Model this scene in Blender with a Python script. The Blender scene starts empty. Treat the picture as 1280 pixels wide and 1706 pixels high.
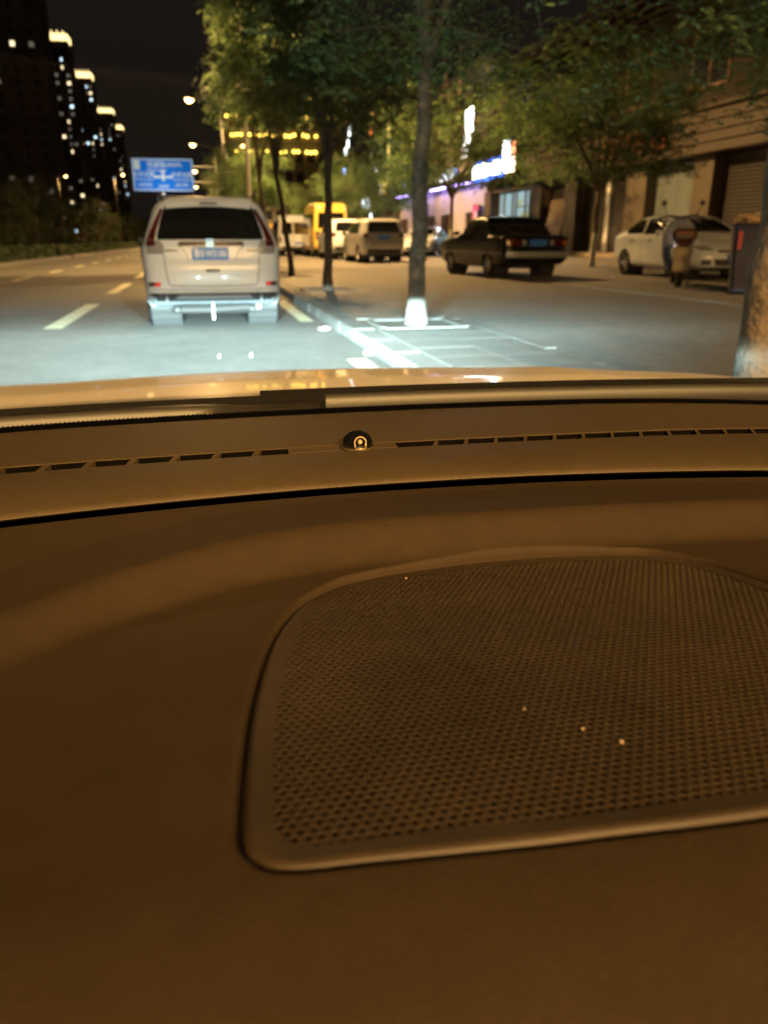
import bpy, bmesh, math, random
import numpy as np
from mathutils import Vector, Matrix
from mathutils.bvhtree import BVHTree

rad = math.radians
SC = bpy.context.scene
COL = SC.collection

# ------------------------------------------------------------------ camera
CAM = Vector((0.0, 0.0, 1.12))
cam_d = bpy.data.cameras.new('camera')
cam = bpy.data.objects.new('camera', cam_d)
COL.objects.link(cam)
cam.location = CAM
cam.rotation_euler = (rad(90 - 19.475), 0, rad(-12.7))
cam_d.sensor_fit = 'VERTICAL'
cam_d.sensor_height = 24.0
cam_d.lens = 24.0 * 1281 / 1706
cam_d.clip_start = 0.01
cam_d.clip_end = 5000
cam_d.dof.use_dof = True
cam_d.dof.focus_distance = 0.54
cam_d.dof.aperture_fstop = 6.4
SC.camera = cam

# ------------------------------------------------------------------ night sky
world = bpy.data.worlds.new('World')
SC.world = world
world.use_nodes = True
wn = world.node_tree.nodes
wl = world.node_tree.links
bg = wn['Background']
sky = wn.new('ShaderNodeTexSky')
sky.sky_type = 'NISHITA'
sky.sun_disc = False
sky.sun_elevation = rad(-8)
sky.sun_rotation = rad(200)
bg.inputs['Strength'].default_value = 0.02
wl.new(sky.outputs[0], bg.inputs['Color'])
bg2 = wn.new('ShaderNodeBackground')            # glow of the town on the night sky
bg2.inputs['Color'].default_value = (0.0095, 0.0072, 0.0058, 1)
bg2.inputs['Strength'].default_value = 1.0
add = wn.new('ShaderNodeAddShader')
wl.new(bg.outputs[0], add.inputs[0])
wl.new(bg2.outputs[0], add.inputs[1])
wl.new(add.outputs[0], wn['World Output'].inputs['Surface'])

SC.view_settings.view_transform = 'Standard'
SC.view_settings.look = 'None'
SC.view_settings.exposure = 0.0
SC.view_settings.gamma = 1.0
SC.render.engine = 'CYCLES'
SC.cycles.use_denoising = True
SC.cycles.use_adaptive_sampling = True
SC.cycles.adaptive_threshold = 0.035
SC.cycles.adaptive_min_samples = 20
SC.cycles.max_bounces = 6
SC.cycles.diffuse_bounces = 2
SC.cycles.glossy_bounces = 3
SC.cycles.transmission_bounces = 3
SC.cycles.transparent_max_bounces = 12
SC.cycles.sample_clamp_indirect = 3.0
SC.cycles.sample_clamp_direct = 25.0
SC.cycles.caustics_reflective = False
SC.cycles.caustics_refractive = False

SODIUM = (1.0, 0.56, 0.19)
LAMP_P = 27000

# ------------------------------------------------------------------ helpers
random.seed(7)


def mat(name, col, rough=0.6, metal=0.0, var=None, bump=None, coat=0.0, emit=None, estr=0.0, spec=0.5):
    m = bpy.data.materials.new(name)
    m.use_nodes = True
    nt = m.node_tree
    b = nt.nodes['Principled BSDF']
    b.inputs['Base Color'].default_value = (*col, 1)
    b.inputs['Roughness'].default_value = rough
    b.inputs['Metallic'].default_value = metal
    b.inputs['Coat Weight'].default_value = coat
    b.inputs['Specular IOR Level'].default_value = spec
    if emit:
        b.inputs['Emission Color'].default_value = (*emit, 1)
        b.inputs['Emission Strength'].default_value = estr
    tc = nt.nodes.new('ShaderNodeTexCoord')
    if var:                                  # (scale, amount)
        src = None
        for sc_, am in var:
            n = nt.nodes.new('ShaderNodeTexNoise')
            n.inputs['Scale'].default_value = sc_
            n.inputs['Detail'].default_value = 5
            nt.links.new(tc.outputs['Object'], n.inputs['Vector'])
            mr = nt.nodes.new('ShaderNodeMapRange')
            mr.inputs['From Min'].default_value = 0.25
            mr.inputs['From Max'].default_value = 0.75
            mr.inputs['To Min'].default_value = 1 - am
            mr.inputs['To Max'].default_value = 1 + am
            nt.links.new(n.outputs['Fac'], mr.inputs['Value'])
            if src is None:
                src = mr.outputs[0]
            else:
                k = nt.nodes.new('ShaderNodeMath')
                k.operation = 'MULTIPLY'
                nt.links.new(src, k.inputs[0])
                nt.links.new(mr.outputs[0], k.inputs[1])
                src = k.outputs[0]
        mx = nt.nodes.new('ShaderNodeVectorMath')
        mx.operation = 'SCALE'
        mx.inputs[0].default_value = col
        nt.links.new(src, mx.inputs['Scale'])
        nt.links.new(mx.outputs[0], b.inputs['Base Color'])
    if bump:
        sc_, st, dist = bump
        n = nt.nodes.new('ShaderNodeTexNoise')
        n.inputs['Scale'].default_value = sc_
        n.inputs['Detail'].default_value = 4
        nt.links.new(tc.outputs['Object'], n.inputs['Vector'])
        bp = nt.nodes.new('ShaderNodeBump')
        bp.inputs['Strength'].default_value = st
        bp.inputs['Distance'].default_value = dist
        nt.links.new(n.outputs['Fac'], bp.inputs['Height'])
        nt.links.new(bp.outputs[0], b.inputs['Normal'])
    return m


def emat(name, col, s):
    m = bpy.data.materials.new(name)
    m.use_nodes = True
    nt = m.node_tree
    nt.nodes.remove(nt.nodes['Principled BSDF'])
    e = nt.nodes.new('ShaderNodeEmission')
    e.inputs['Color'].default_value = (*col, 1)
    e.inputs['Strength'].default_value = s
    nt.links.new(e.outputs[0], nt.nodes['Material Output'].inputs['Surface'])
    return m


def thin_glass(name, tint=(1, 1, 1), ior=1.45, rough=0.02):
    m = bpy.data.materials.new(name)
    m.use_nodes = True
    nt = m.node_tree
    nt.nodes.remove(nt.nodes['Principled BSDF'])
    t = nt.nodes.new('ShaderNodeBsdfTransparent')
    t.inputs['Color'].default_value = (*tint, 1)
    g = nt.nodes.new('ShaderNodeBsdfGlossy')
    g.inputs['Roughness'].default_value = rough
    lw = nt.nodes.new('ShaderNodeLayerWeight')       # Schlick reflectance, same from both faces
    lw.inputs['Blend'].default_value = .5
    pw = nt.nodes.new('ShaderNodeMath')
    pw.operation = 'POWER'
    pw.inputs[1].default_value = 5
    nt.links.new(lw.outputs['Facing'], pw.inputs[0])
    f = nt.nodes.new('ShaderNodeMath')
    f.operation = 'MULTIPLY_ADD'
    r0 = ((ior - 1) / (ior + 1)) ** 2
    f.inputs[1].default_value = 1 - r0
    f.inputs[2].default_value = r0
    nt.links.new(pw.outputs[0], f.inputs[0])
    mx = nt.nodes.new('ShaderNodeMixShader')
    nt.links.new(f.outputs[0], mx.inputs[0])
    nt.links.new(t.outputs[0], mx.inputs[1])
    nt.links.new(g.outputs[0], mx.inputs[2])
    nt.links.new(mx.outputs[0], nt.nodes['Material Output'].inputs['Surface'])
    return m


class MB:
    def __init__(s):
        s.v, s.f = [], []

    def add(s, vs, fs):
        o = len(s.v)
        s.v += [tuple(p) for p in vs]
        s.f += [tuple(i + o for i in f) for f in fs]
        return s

    def box(s, x0, x1, y0, y1, z0, z1, b=0.0):
        if b <= 0:
            vs = [(x, y, z) for z in (z0, z1) for y in (y0, y1) for x in (x0, x1)]
            return s.add(vs, [(0, 2, 3, 1), (4, 5, 7, 6), (0, 1, 5, 4), (2, 6, 7, 3), (0, 4, 6, 2), (1, 3, 7, 5)])
        vs, idx = [], {}
        for sx in (0, 1):
            for sy in (0, 1):
                for sz in (0, 1):
                    c = ((x0, x1)[sx], (y0, y1)[sy], (z0, z1)[sz])
                    d = (b if sx == 0 else -b, b if sy == 0 else -b, b if sz == 0 else -b)
                    for ax in range(3):
                        p = [c[i] + (0 if i == ax else d[i]) for i in range(3)]
                        idx[(sx, sy, sz, ax)] = len(vs)
                        vs.append(p)
        fs = []
        for ax in range(3):
            u, w = [i for i in range(3) if i != ax]
            for sd in (0, 1):
                q = []
                for a, c in ((0, 0), (1, 0), (1, 1), (0, 1)):
                    k = [0, 0, 0]
                    k[ax], k[u], k[w] = sd, a, c
                    q.append(idx[(*k, ax)])
                fs.append(tuple(q))
        for ax in range(3):
            u, w = [i for i in range(3) if i != ax]
            for a in (0, 1):
                for c in (0, 1):
                    k0, k1 = [0] * 3, [0] * 3
                    k0[u] = k1[u] = a
                    k0[w] = k1[w] = c
                    k0[ax], k1[ax] = 0, 1
                    fs.append((idx[(*k0, u)], idx[(*k0, w)], idx[(*k1, w)], idx[(*k1, u)]))
        for sx in (0, 1):
            for sy in (0, 1):
                for sz in (0, 1):
                    fs.append(tuple(idx[(sx, sy, sz, a)] for a in range(3)))
        return s.add(vs, fs)

    def grid(s, P, close_u=False, close_v=False):
        """P[i][j] rows of points"""
        n, m = len(P), len(P[0])
        vs = [p for r in P for p in r]
        fs = []
        for i in range(n if close_u else n - 1):
            for j in range(m if close_v else m - 1):
                a, b2 = i, (i + 1) % n
                c, d = j, (j + 1) % m
                fs.append((a * m + c, a * m + d, b2 * m + d, b2 * m + c))
        return s.add(vs, fs)

    def tube(s, pts, rs, n=8, caps=True):
        pts = [Vector(p) for p in pts]
        if not hasattr(rs, '__len__'):
            rs = [rs] * len(pts)
        rings = []
        up = Vector((0.13, 0.21, 0.97))
        for i, p in enumerate(pts):
            d = (pts[min(i + 1, len(pts) - 1)] - pts[max(i - 1, 0)])
            if d.length < 1e-9:
                d = Vector((0, 0, 1))
            d.normalize()
            if abs(d.dot(up)) > .97:
                up = Vector((1, 0, 0.1))
            a = d.cross(up).normalized()
            b = d.cross(a)
            up = -a.cross(d) if False else up
            rings.append([p + (a * math.cos(t) + b * math.sin(t)) * rs[i] for t in [2 * math.pi * k / n for k in range(n)]])
        o = len(s.v)
        s.grid(rings, close_v=True)
        if caps:
            s.f.append(tuple(o + k for k in range(n)))
            s.f.append(tuple(o + (len(pts) - 1) * n + k for k in range(n)))
        return s

    def lathe(s, prof, c=(0, 0, 0), axis='z', n=24):
        """prof list of (r, h)"""
        R = []
        for r, h in prof:
            ring = []
            for k in range(n):
                t = 2 * math.pi * k / n
                a, b = r * math.cos(t), r * math.sin(t)
                p = {'z': (a, b, h), 'x': (h, a, b), 'y': (a, h, b)}[axis]
                ring.append((p[0] + c[0], p[1] + c[1], p[2] + c[2]))
            R.append(ring)
        return s.grid(R, close_v=True)

    def prism(s, out, axis, a0, a1):
        """extrude 2-D outline along an axis"""
        def P(u, v, a):
            return {'x': (a, u, v), 'y': (u, a, v), 'z': (u, v, a)}[axis]
        n = len(out)
        vs = [P(u, v, a0) for u, v in out] + [P(u, v, a1) for u, v in out]
        fs = [tuple(range(n)), tuple(range(2 * n - 1, n - 1, -1))]
        fs += [(i, (i + 1) % n, n + (i + 1) % n, n + i) for i in range(n)]
        return s.add(vs, fs)

    def mesh(s, name, m, smooth=False, angle=None):
        me = bpy.data.meshes.new(name)
        me.from_pydata(s.v, [], s.f)
        bm = bmesh.new()
        bm.from_mesh(me)
        bmesh.ops.recalc_face_normals(bm, faces=bm.faces)
        bm.to_mesh(me)
        bm.free()
        if m:
            me.materials.append(m)
        if smooth:
            me.polygons.foreach_set('use_smooth', [True] * len(me.polygons))
            if angle:
                me.set_sharp_from_angle(angle=rad(angle))
        me.update()
        return me

    def obj(s, name, m, parent=None, smooth=False, angle=None):
        return link(name, s.mesh(name, m, smooth, angle), parent)


def link(name, me, parent=None):
    o = bpy.data.objects.new(name, me)
    COL.objects.link(o)
    if parent:
        o.parent = parent
    return o


def empty(name, loc=(0, 0, 0), rz=0.0, parent=None):
    o = bpy.data.objects.new(name, None)
    COL.objects.link(o)
    o.location = loc
    o.rotation_euler = (0, 0, rz)
    o.empty_display_size = 0.2
    if parent:
        o.parent = parent
    return o


def tag(o, label=None, cat=None, group=None, kind=None):
    if label:
        o['label'] = label
    if cat:
        o['category'] = cat
    if group:
        o['group'] = group
    if kind:
        o['kind'] = kind
    return o


def copy_tree(o, parent=None):
    c = o.copy()
    COL.objects.link(c)
    c.parent = parent
    for ch in list(o.children):
        copy_tree(ch, c)
    return c


def catmull(pts, n, closed=False):
    """resample a polyline with centripetal-ish Catmull-Rom to n points evenly by index"""
    pts = [np.array(p, float) for p in pts]
    m = len(pts)
    out = []
    segs = m if closed else m - 1
    for i in range(segs):
        p0 = pts[(i - 1) % m] if closed or i > 0 else 2 * pts[0] - pts[1]
        p1, p2 = pts[i], pts[(i + 1) % m]
        p3 = pts[(i + 2) % m] if closed or i + 2 < m else 2 * pts[-1] - pts[-2]
        for t in np.linspace(0, 1, 14, endpoint=False):
            out.append(.5 * ((2 * p1) + (-p0 + p2) * t + (2 * p0 - 5 * p1 + 4 * p2 - p3) * t * t + (-p0 + 3 * p1 - 3 * p2 + p3) * t ** 3))
    if not closed:
        out.append(pts[-1])
    else:
        out.append(out[0])
    out = np.array(out)
    d = np.r_[0, np.cumsum(np.linalg.norm(np.diff(out, axis=0), axis=1))]
    q = np.linspace(0, d[-1], n + 1)[:-1] if closed else np.linspace(0, d[-1], n)
    return np.stack([np.interp(q, d, out[:, k]) for k in range(out.shape[1])], 1)


def text_mesh(txt, size, m, depth=0.004, align='CENTER', bold=.012):
    c = bpy.data.curves.new('lettering', 'FONT')
    c.body = txt
    c.size = size
    c.extrude = depth
    c.align_x = align
    c.align_y = 'CENTER'
    c.resolution_u = 3
    c.offset = bold * size
    t = bpy.data.objects.new('lettering', c)
    COL.objects.link(t)
    dg = bpy.context.evaluated_depsgraph_get()
    me = bpy.data.meshes.new_from_object(t.evaluated_get(dg))
    bpy.data.objects.remove(t)
    bpy.data.curves.remove(c)
    me.materials.clear()
    me.materials.append(m)
    return me


# ------------------------------------------------------------------ materials
M = {}
M['asphalt'] = mat('asphalt', (.088, .086, .083), .82, var=[(.35, .28), (2.1, .2), (9, .25), (120, .4)], bump=(160, .5, .004))
M['asphalt_side'] = mat('asphalt_side', (.10, .094, .088), .85, var=[(.3, .25), (7, .25), (90, .3)], bump=(120, .5, .004))
M['paving'] = mat('paving', (.088, .086, .082), .8, var=[(.8, .2), (25, .18)], bump=(60, .4, .003))
M['forecourt'] = mat('forecourt', (.12, .112, .105), .8, var=[(.5, .25), (14, .2)], bump=(60, .4, .003))
M['kerb'] = mat('kerb', (.10, .098, .094), .8, var=[(3, .25), (40, .15)], bump=(50, .4, .003))
M['soil'] = mat('soil', (.05, .042, .032), .95, var=[(4, .4)], bump=(20, .8, .02))
M['line'] = mat('line', (.60, .60, .44), .6, var=[(2.5, .25), (40, .35)])
M['line_yellow'] = mat('line_yellow', (.62, .4, .06), .6, var=[(2.5, .2), (40, .3)])
M['bark'] = mat('bark', (.15, .12, .09), .92, var=[(4, .4), (16, .35), (50, .3)], bump=(22, 1.0, .03))
M['steel'] = mat('steel', (.3, .3, .3), .45, .6)
M['leaf'] = None


def leaf_mat(name, c0, c1):
    m = bpy.data.materials.new(name)
    m.use_nodes = True
    nt = m.node_tree
    b = nt.nodes['Principled BSDF']
    g = nt.nodes.new('ShaderNodeNewGeometry')
    r = nt.nodes.new('ShaderNodeValToRGB')
    r.color_ramp.elements[0].color = (*c0, 1)
    r.color_ramp.elements[1].color = (*c1, 1)
    nt.links.new(g.outputs['Random Per Island'], r.inputs[0])
    nt.links.new(r.outputs[0], b.inputs['Base Color'])
    b.inputs['Roughness'].default_value = .55
    t = nt.nodes.new('ShaderNodeBsdfTranslucent')
    nt.links.new(r.outputs[0], t.inputs[0])
    mx = nt.nodes.new('ShaderNodeMixShader')
    mx.inputs[0].default_value = .45
    nt.links.new(b.outputs[0], mx.inputs[1])
    nt.links.new(t.outputs[0], mx.inputs[2])
    nt.links.new(mx.outputs[0], nt.nodes['Material Output'].inputs['Surface'])
    return m


M['leaf'] = leaf_mat('leaf', (.07, .14, .05), (.18, .27, .10))
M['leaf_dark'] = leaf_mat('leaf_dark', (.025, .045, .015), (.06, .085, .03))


def car_paint(name, c, rough=.25, metal=0.0):
    return mat(name, c, rough, metal, coat=.8)


M['white_paint'] = car_paint('white_paint', (.60, .66, .74))
M['black_paint'] = mat('black_paint', (.003, .005, .012), .2, coat=0.0, spec=.25)
M['silver_paint'] = car_paint('silver_paint', (.42, .42, .42), .3, .3)
M['yellow_paint'] = car_paint('yellow_paint', (.75, .5, .10))
M['tint_glass'] = mat('tint_glass', (.006, .007, .008), .04, coat=.3, spec=.7)
M['rubber'] = mat('rubber', (.008, .008, .008), .85, spec=.2)
M['rim'] = mat('rim', (.45, .45, .45), .3, .9)
M['chrome'] = mat('chrome', (.75, .75, .75), .12, 1.0)
M['trim'] = mat('trim', (.028, .028, .03), .6)
M['red_lens'] = mat('red_lens', (.075, .005, .005), .10, coat=1.0)
M['red_reflector'] = mat('red_reflector', (.85, .05, .03), .3, coat=.5, emit=(1, .06, .03), estr=0.0)
M['clear_lens'] = mat('clear_lens', (.6, .6, .6), .08, .6, coat=1.0)
M['amber_lens'] = mat('amber_lens', (.28, .085, .01), .15, coat=1.0)
M['plate_blue'] = mat('plate_blue', (.03, .16, .55), .4)
M['plate_white'] = mat('plate_white', (.8, .8, .8), .4)
M['silver_trim'] = mat('silver_trim', (.22, .225, .24), .45, .3)
M['sodium_lens'] = emat('sodium_lens', (1.0, .58, .18), 26)
M['pole'] = mat('pole', (.20, .19, .18), .5, .5)

# ------------------------------------------------------------------ ground, road, pavements
YA, YB = -60, 420


def zside(x):
    """height of the side street and forecourt above the main carriageway"""
    return float(np.interp(x, [1.6, 3.3, 6.2, 9.0, 16.5], [.13, .135, .25, .29, .37]))


g = MB().add([(-2500, -400, -.06), (2500, -400, -.06), (2500, 4000, -.06), (-2500, 4000, -.06)], [(0, 1, 2, 3)]).obj('ground', M['soil'])
tag(g, 'dark bare ground around the street', kind='structure')


def strip(name, xs, zs, m, y0=YA, y1=YB, ny=60):
    P = [[(x, y, z) for x, z in zip(xs, zs)] for y in np.linspace(y0, y1, ny)]
    return tag(MB().grid(P).obj(name, m), kind='structure')


strip('road', [-8.5, -5, -2, 1.66], [0, 0, 0, 0], M['asphalt'])
xs = np.linspace(3.3, 7.2, 8)
strip('side_road', list(xs), [zside(x) for x in xs], M['asphalt_side'])
xs = np.linspace(7.35, 19.6, 14)
fore = strip('forecourt_pavement', list(xs), [zside(x) + .012 for x in xs], M['forecourt'])
pave = strip('pavement_strip', [1.93, 3.17], [.124, .124], M['paving'])
verge = strip('verge', [-40, -8.76], [.10, .10], M['soil'])


def markings():
    z = .004
    def dash(x, y0, y1, w, m, name='lane_marking'):
        o = MB().add([(x - w / 2, y0, z), (x + w / 2, y0, z), (x + w / 2, y1, z), (x - w / 2, y1, z)], [(0, 1, 2, 3)]).obj(name, m)
        tag(o, kind='structure')
    y = 11.2
    for k in range(12):
        dash(-2.02, y, y + 4.3, .24, M['line'])
        y += 7.4
    dash(-2.02, 5.0, 7.2, .24, M['line'])
    y = 25.2
    for k in range(10):
        dash(-5.42, y, y + 2.6, .17, M['line'])
        y += 6.0
    for y0, y1 in ((4.8, 7.6), (11.4, 15.6), (19.5, 23.0), (27, 31), (35, 39)):
        dash(1.43, y0, y1, .2, M['line'])
    dash(-1.55, 27.0, 31.5, .22, M['line_yellow'])
    for y0 in (38, 46, 54):
        dash(-1.55, y0, y0 + 4, .2, M['line_yellow'])
markings()

# kerb stones: each one a stone of its own
kerb = tag(empty('kerb', (1.8, 0, 0)), kind='structure')
kerb_back = tag(empty('kerb', (3.235, 0, 0)), kind='structure')
kerb_left = tag(empty('kerb', (-8.62, 0, 0)), kind='structure')
kerb_fore = tag(empty('kerb', (7.27, 0, 0)), kind='structure')


def stone(L, w, h, b):
    return MB().box(-w / 2, w / 2, -L / 2, L / 2, -.12, h, b).mesh('kerb_stone', M['kerb'])


s1 = stone(.985, .27, .138, .015)
for i in range(-4, 70):
    o = link('kerb_stone', s1, kerb)
    o.location = (random.uniform(-.006, .006), i + .5, random.uniform(-.004, .004))
s2 = stone(.985, .13, .137, .004)
for i in range(2, 60):
    o = link('kerb_stone', s2, kerb_back)
    o.location = (random.uniform(-.004, .004), i + .5, random.uniform(-.003, .003))
s3 = stone(1.97, .25, .15, .015)
for i in range(0, 75):
    o = link('kerb_stone', s3, kerb_left)
    o.location = (random.uniform(-.006, .006), i * 2 + 1, random.uniform(-.006, .006))
s4 = MB().box(-.08, .08, -.985, .985, .05, .280, .012).mesh('kerb_stone', M['forecourt'])
for i in range(0, 40):
    o = link('kerb_stone', s4, kerb_fore)
    o.location = (random.uniform(-.004, .004), i * 2 + 1, random.uniform(-.004, .004))
# paving slabs of the tree strip
slab = MB().box(-.3013, .3013, -.3013, .3013, -.05, .012, .003).mesh('paving_slab', M['paving'])
PITS = [9.5, 16.7, 23.4, 31.0, 38.5, 46.5, 54.5]
for j in range(-6, 58):
    for i in range(2):
        y = j * .605 + .3
        x = 2.25 + i * .605
        if any(abs(y - p) < .62 for p in PITS):
            continue
        o = link('paving_slab', slab, pave)
        o.location = (x, y, .126 + random.uniform(-.0008, .0008))
# tree pits with pale concrete edging
edge_l = MB().box(-.5, .5, -.045, .045, -.05, .020, .005).mesh('pit_edging', M['paving'])
edge_s = MB().box(-.045, .045, -.45, .45, -.05, .020, .005).mesh('pit_edging', M['paving'])
soil_m = MB().box(-.45, .45, -.45, .45, -.04, .006, .02).mesh('pit_soil', M['soil'])
for p in PITS:
    for me, dx, dy in ((edge_l, 0, .5), (edge_l, 0, -.5), (edge_s, .5, 0), (edge_s, -.5, 0)):
        o = link('pit_edging', me, pave)
        o.location = (2.55 + dx, p + dy, .13)
    o = link('pit_soil', soil_m, pave)
    o.location = (2.55, p, .132)

# ------------------------------------------------------------------ trees
def tree_parts(seed, fork_h, height, radius, trunk_r, nlimb=6, leaves=9000, lean=(0, 0), leaf=.085, low=None, bark='bark', leafm='leaf', spread=1.5, skirt=36, shift=(0, 0)):
    """returns (trunk mesh, crown mesh); origin at the foot"""
    rg = random.Random(seed)
    nr = np.random.RandomState(seed)
    t = MB()
    top = Vector((lean[0], lean[1], fork_h))
    pts, rs = [], []
    for i in range(9):
        q = i / 8
        pts.append(Vector((lean[0] * q ** 1.3 + rg.uniform(-.02, .02) * (i > 0), lean[1] * q ** 1.3 + rg.uniform(-.02, .02) * (i > 0), fork_h * q - .05 * (i == 0))))
        rs.append(trunk_r * ((1.28 if i == 0 else 1.0) - .3 * q) * rg.uniform(.96, 1.05))
    pts[-1] = top
    t.tube(pts, rs, 12)
    tips = []
    for k in range(nlimb):
        a = 2 * math.pi * (k + rg.uniform(-.3, .3)) / nlimb
        reach = radius * rg.uniform(.45, .95)
        rise = (height - fork_h) * rg.uniform(.35, .95)
        if k < 2:
            reach *= .35
            rise = (height - fork_h) * .95
        P = [top + Vector((0, 0, -.1))]
        for i in range(1, 6):
            q = i / 5
            P.append(top + Vector((math.cos(a) * reach * q ** spread + rg.uniform(-.1, .1), math.sin(a) * reach * q ** spread + rg.uniform(-.1, .1), rise * q ** .9)))
        P = [p + Vector((shift[0], shift[1], 0)) * (i / 5) for i, p in enumerate(P)]
        r0 = trunk_r * rg.uniform(.4, .58)
        t.tube(P, [r0 * (1 - .85 * i / 5) for i in range(6)], 7)
        tips += P[3:]
        for m_ in range(4):
            b = P[rg.choice([2, 3, 4])]
            a2 = a + rg.uniform(-1.3, 1.3)
            l = radius * rg.uniform(.3, .6)
            Q = [b + Vector((math.cos(a2) * l * q, math.sin(a2) * l * q, l * (.55 * q - .45 * q * q * (1.6 if rg.random() < .5 else .4)))) for q in (0, .35, .7, 1)]
            t.tube(Q, [r0 * .4, r0 * .28, r0 * .18, .006], 5, caps=False)
            tips += Q[1:]
            for m2 in range(2):
                b2 = Q[rg.choice([1, 2, 3])]
                a3 = a2 + rg.uniform(-1.5, 1.5)
                l2 = l * .6
                Q2 = [b2 + Vector((math.cos(a3) * l2 * q, math.sin(a3) * l2 * q, l2 * rg.uniform(-.5, .4) * q)) for q in (0, .5, 1)]
                t.tube(Q2, [r0 * .16, r0 * .1, .004], 4, caps=False)
                tips += Q2[1:]
    for k in range(skirt):
        a, q = rg.uniform(0, 2 * math.pi), radius * rg.uniform(.25, .95)
        b0 = rg.choice(tips)
        e = top + Vector((shift[0], shift[1], 0)) + Vector((math.cos(a) * q, math.sin(a) * q, rg.uniform((low or fork_h) - fork_h, 1.2)))
        m0 = (b0 + e) / 2 + Vector((0, 0, .25))
        t.tube([b0, m0, e], [.014, .009, .003], 4, caps=False)
        tips += [m0, e, e]
    tips = np.array([list(p) for p in tips])
    if low is not None:
        tips[:, 2] = np.maximum(tips[:, 2], low + .25)
    # leaf sprays: every spray is a short arching twig of paired leaflets
    n_sp = leaves // 13
    c = tips[nr.randint(0, len(tips), n_sp)] + nr.normal(0, 1, (n_sp, 3)) * np.array([.26, .26, .2]) * (radius / 2.0) ** .5
    keep = c[:, 2] > (low if low is not None else fork_h - .6)
    c = c[keep]
    n_sp = len(c)
    ang = nr.uniform(0, 2 * np.pi, n_sp)
    droop = nr.uniform(-.7, .25, n_sp)
    d = np.stack([np.cos(ang), np.sin(ang), droop], 1)
    d /= np.linalg.norm(d, axis=1)[:, None]
    side = np.stack([-np.sin(ang), np.cos(ang), nr.uniform(-.4, .4, n_sp)], 1)
    side /= np.linalg.norm(side, axis=1)[:, None]
    V = []
    for q in range(13):
        s = (q // 2) / 6.0
        sg = -1 if q % 2 else 1
        if q == 12:
            base = c + d * (.30 * 1.0)
            ax = d.copy()
        else:
            base = c + d * (.30 * s) - np.array([0, 0, .10]) * (s * s)[..., None] if hasattr(s, 'shape') else c + d * (.30 * s) - np.array([0, 0, .07 * s * s])
            ax = side * sg + d * .35
        ax = ax + nr.normal(0, .22, ax.shape)
        ax /= np.linalg.norm(ax, axis=1)[:, None]
        wv = np.cross(ax, nr.normal(0, .45, ax.shape) + np.array([0, 0, 1]))
        wv /= np.linalg.norm(wv, axis=1)[:, None] + 1e-9
        L = leaf * nr.uniform(.75, 1.25, n_sp)[:, None]
        V.append(np.stack([base, base + ax * L * .45 + wv * L * .24, base + ax * L, base + ax * L * .45 - wv * L * .24], 1))
    V = np.concatenate(V).reshape(-1, 3)
    F = np.arange(len(V)).reshape(-1, 4)
    me = bpy.data.meshes.new('crown')
    me.from_pydata(V.tolist(), [], F.tolist())
    me.materials.append(M[leafm])
    return t.mesh('trunk', M[bark], smooth=True), me


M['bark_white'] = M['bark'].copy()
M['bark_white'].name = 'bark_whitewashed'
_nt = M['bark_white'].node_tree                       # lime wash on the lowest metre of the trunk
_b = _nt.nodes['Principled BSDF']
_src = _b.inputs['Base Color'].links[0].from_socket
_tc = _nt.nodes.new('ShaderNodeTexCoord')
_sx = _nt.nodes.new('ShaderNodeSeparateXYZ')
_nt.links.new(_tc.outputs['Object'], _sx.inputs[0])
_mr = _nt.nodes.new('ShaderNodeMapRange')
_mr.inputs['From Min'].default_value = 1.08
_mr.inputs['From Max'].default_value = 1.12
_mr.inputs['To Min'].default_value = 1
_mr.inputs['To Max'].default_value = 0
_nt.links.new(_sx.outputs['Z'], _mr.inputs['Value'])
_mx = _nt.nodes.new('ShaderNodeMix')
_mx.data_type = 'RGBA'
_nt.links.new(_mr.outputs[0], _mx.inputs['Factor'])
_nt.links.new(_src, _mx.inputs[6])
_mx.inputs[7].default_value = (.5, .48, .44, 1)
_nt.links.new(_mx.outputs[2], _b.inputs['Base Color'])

M['bark_headlit'] = M['bark_white'].copy()  # pale trunk foot: headlight below the beam cutoff, painted into the bark colour
M['bark_headlit'].name = 'bark_headlit_foot'
for _n in M['bark_headlit'].node_tree.nodes:
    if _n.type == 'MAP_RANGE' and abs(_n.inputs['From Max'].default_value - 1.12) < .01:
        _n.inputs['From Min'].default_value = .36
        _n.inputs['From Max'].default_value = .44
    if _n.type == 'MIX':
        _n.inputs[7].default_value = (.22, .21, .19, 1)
TV = {}
TV['a'] = tree_parts(11, 3.0, 6.6, 2.0, .112, 8, 40000, lean=(.12, .1), low=2.5, leaf=.068, skirt=30, bark='bark_headlit')
TV['b'] = tree_parts(23, 2.3, 6.8, 1.8, .10, 7, 34000, lean=(.06, -.05), low=2.9, leaf=.075, skirt=18)
TV['c'] = tree_parts(37, 2.0, 6.4, 1.75, .10, 7, 34000, lean=(-.35, .1), low=3.2, leaf=.08, skirt=14)
TV['near'] = tree_parts(41, 2.2, 4.6, 1.75, .14, 9, 40000, lean=(.07, .05), low=1.75, leaf=.055, spread=.8, skirt=44, shift=(.65, .25), bark='bark_headlit')
TV['f'] = tree_parts(53, 2.4, 8.2, 3.1, .095, 10, 38000, lean=(.1, .05), low=2.7, leaf=.11, bark='bark_white', spread=.9)
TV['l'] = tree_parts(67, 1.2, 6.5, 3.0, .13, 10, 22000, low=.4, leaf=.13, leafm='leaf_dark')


def tree(var, loc, rz, s, label, group=None, name='street_tree'):
    t = empty(name, loc, rz)
    t.scale = (s, s, s) if not hasattr(s, '__len__') else s
    tm, cm = TV[var]
    link('trunk', tm, t)
    link('crown', cm, t)
    tag(t, label, 'tree', group)
    return t


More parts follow.
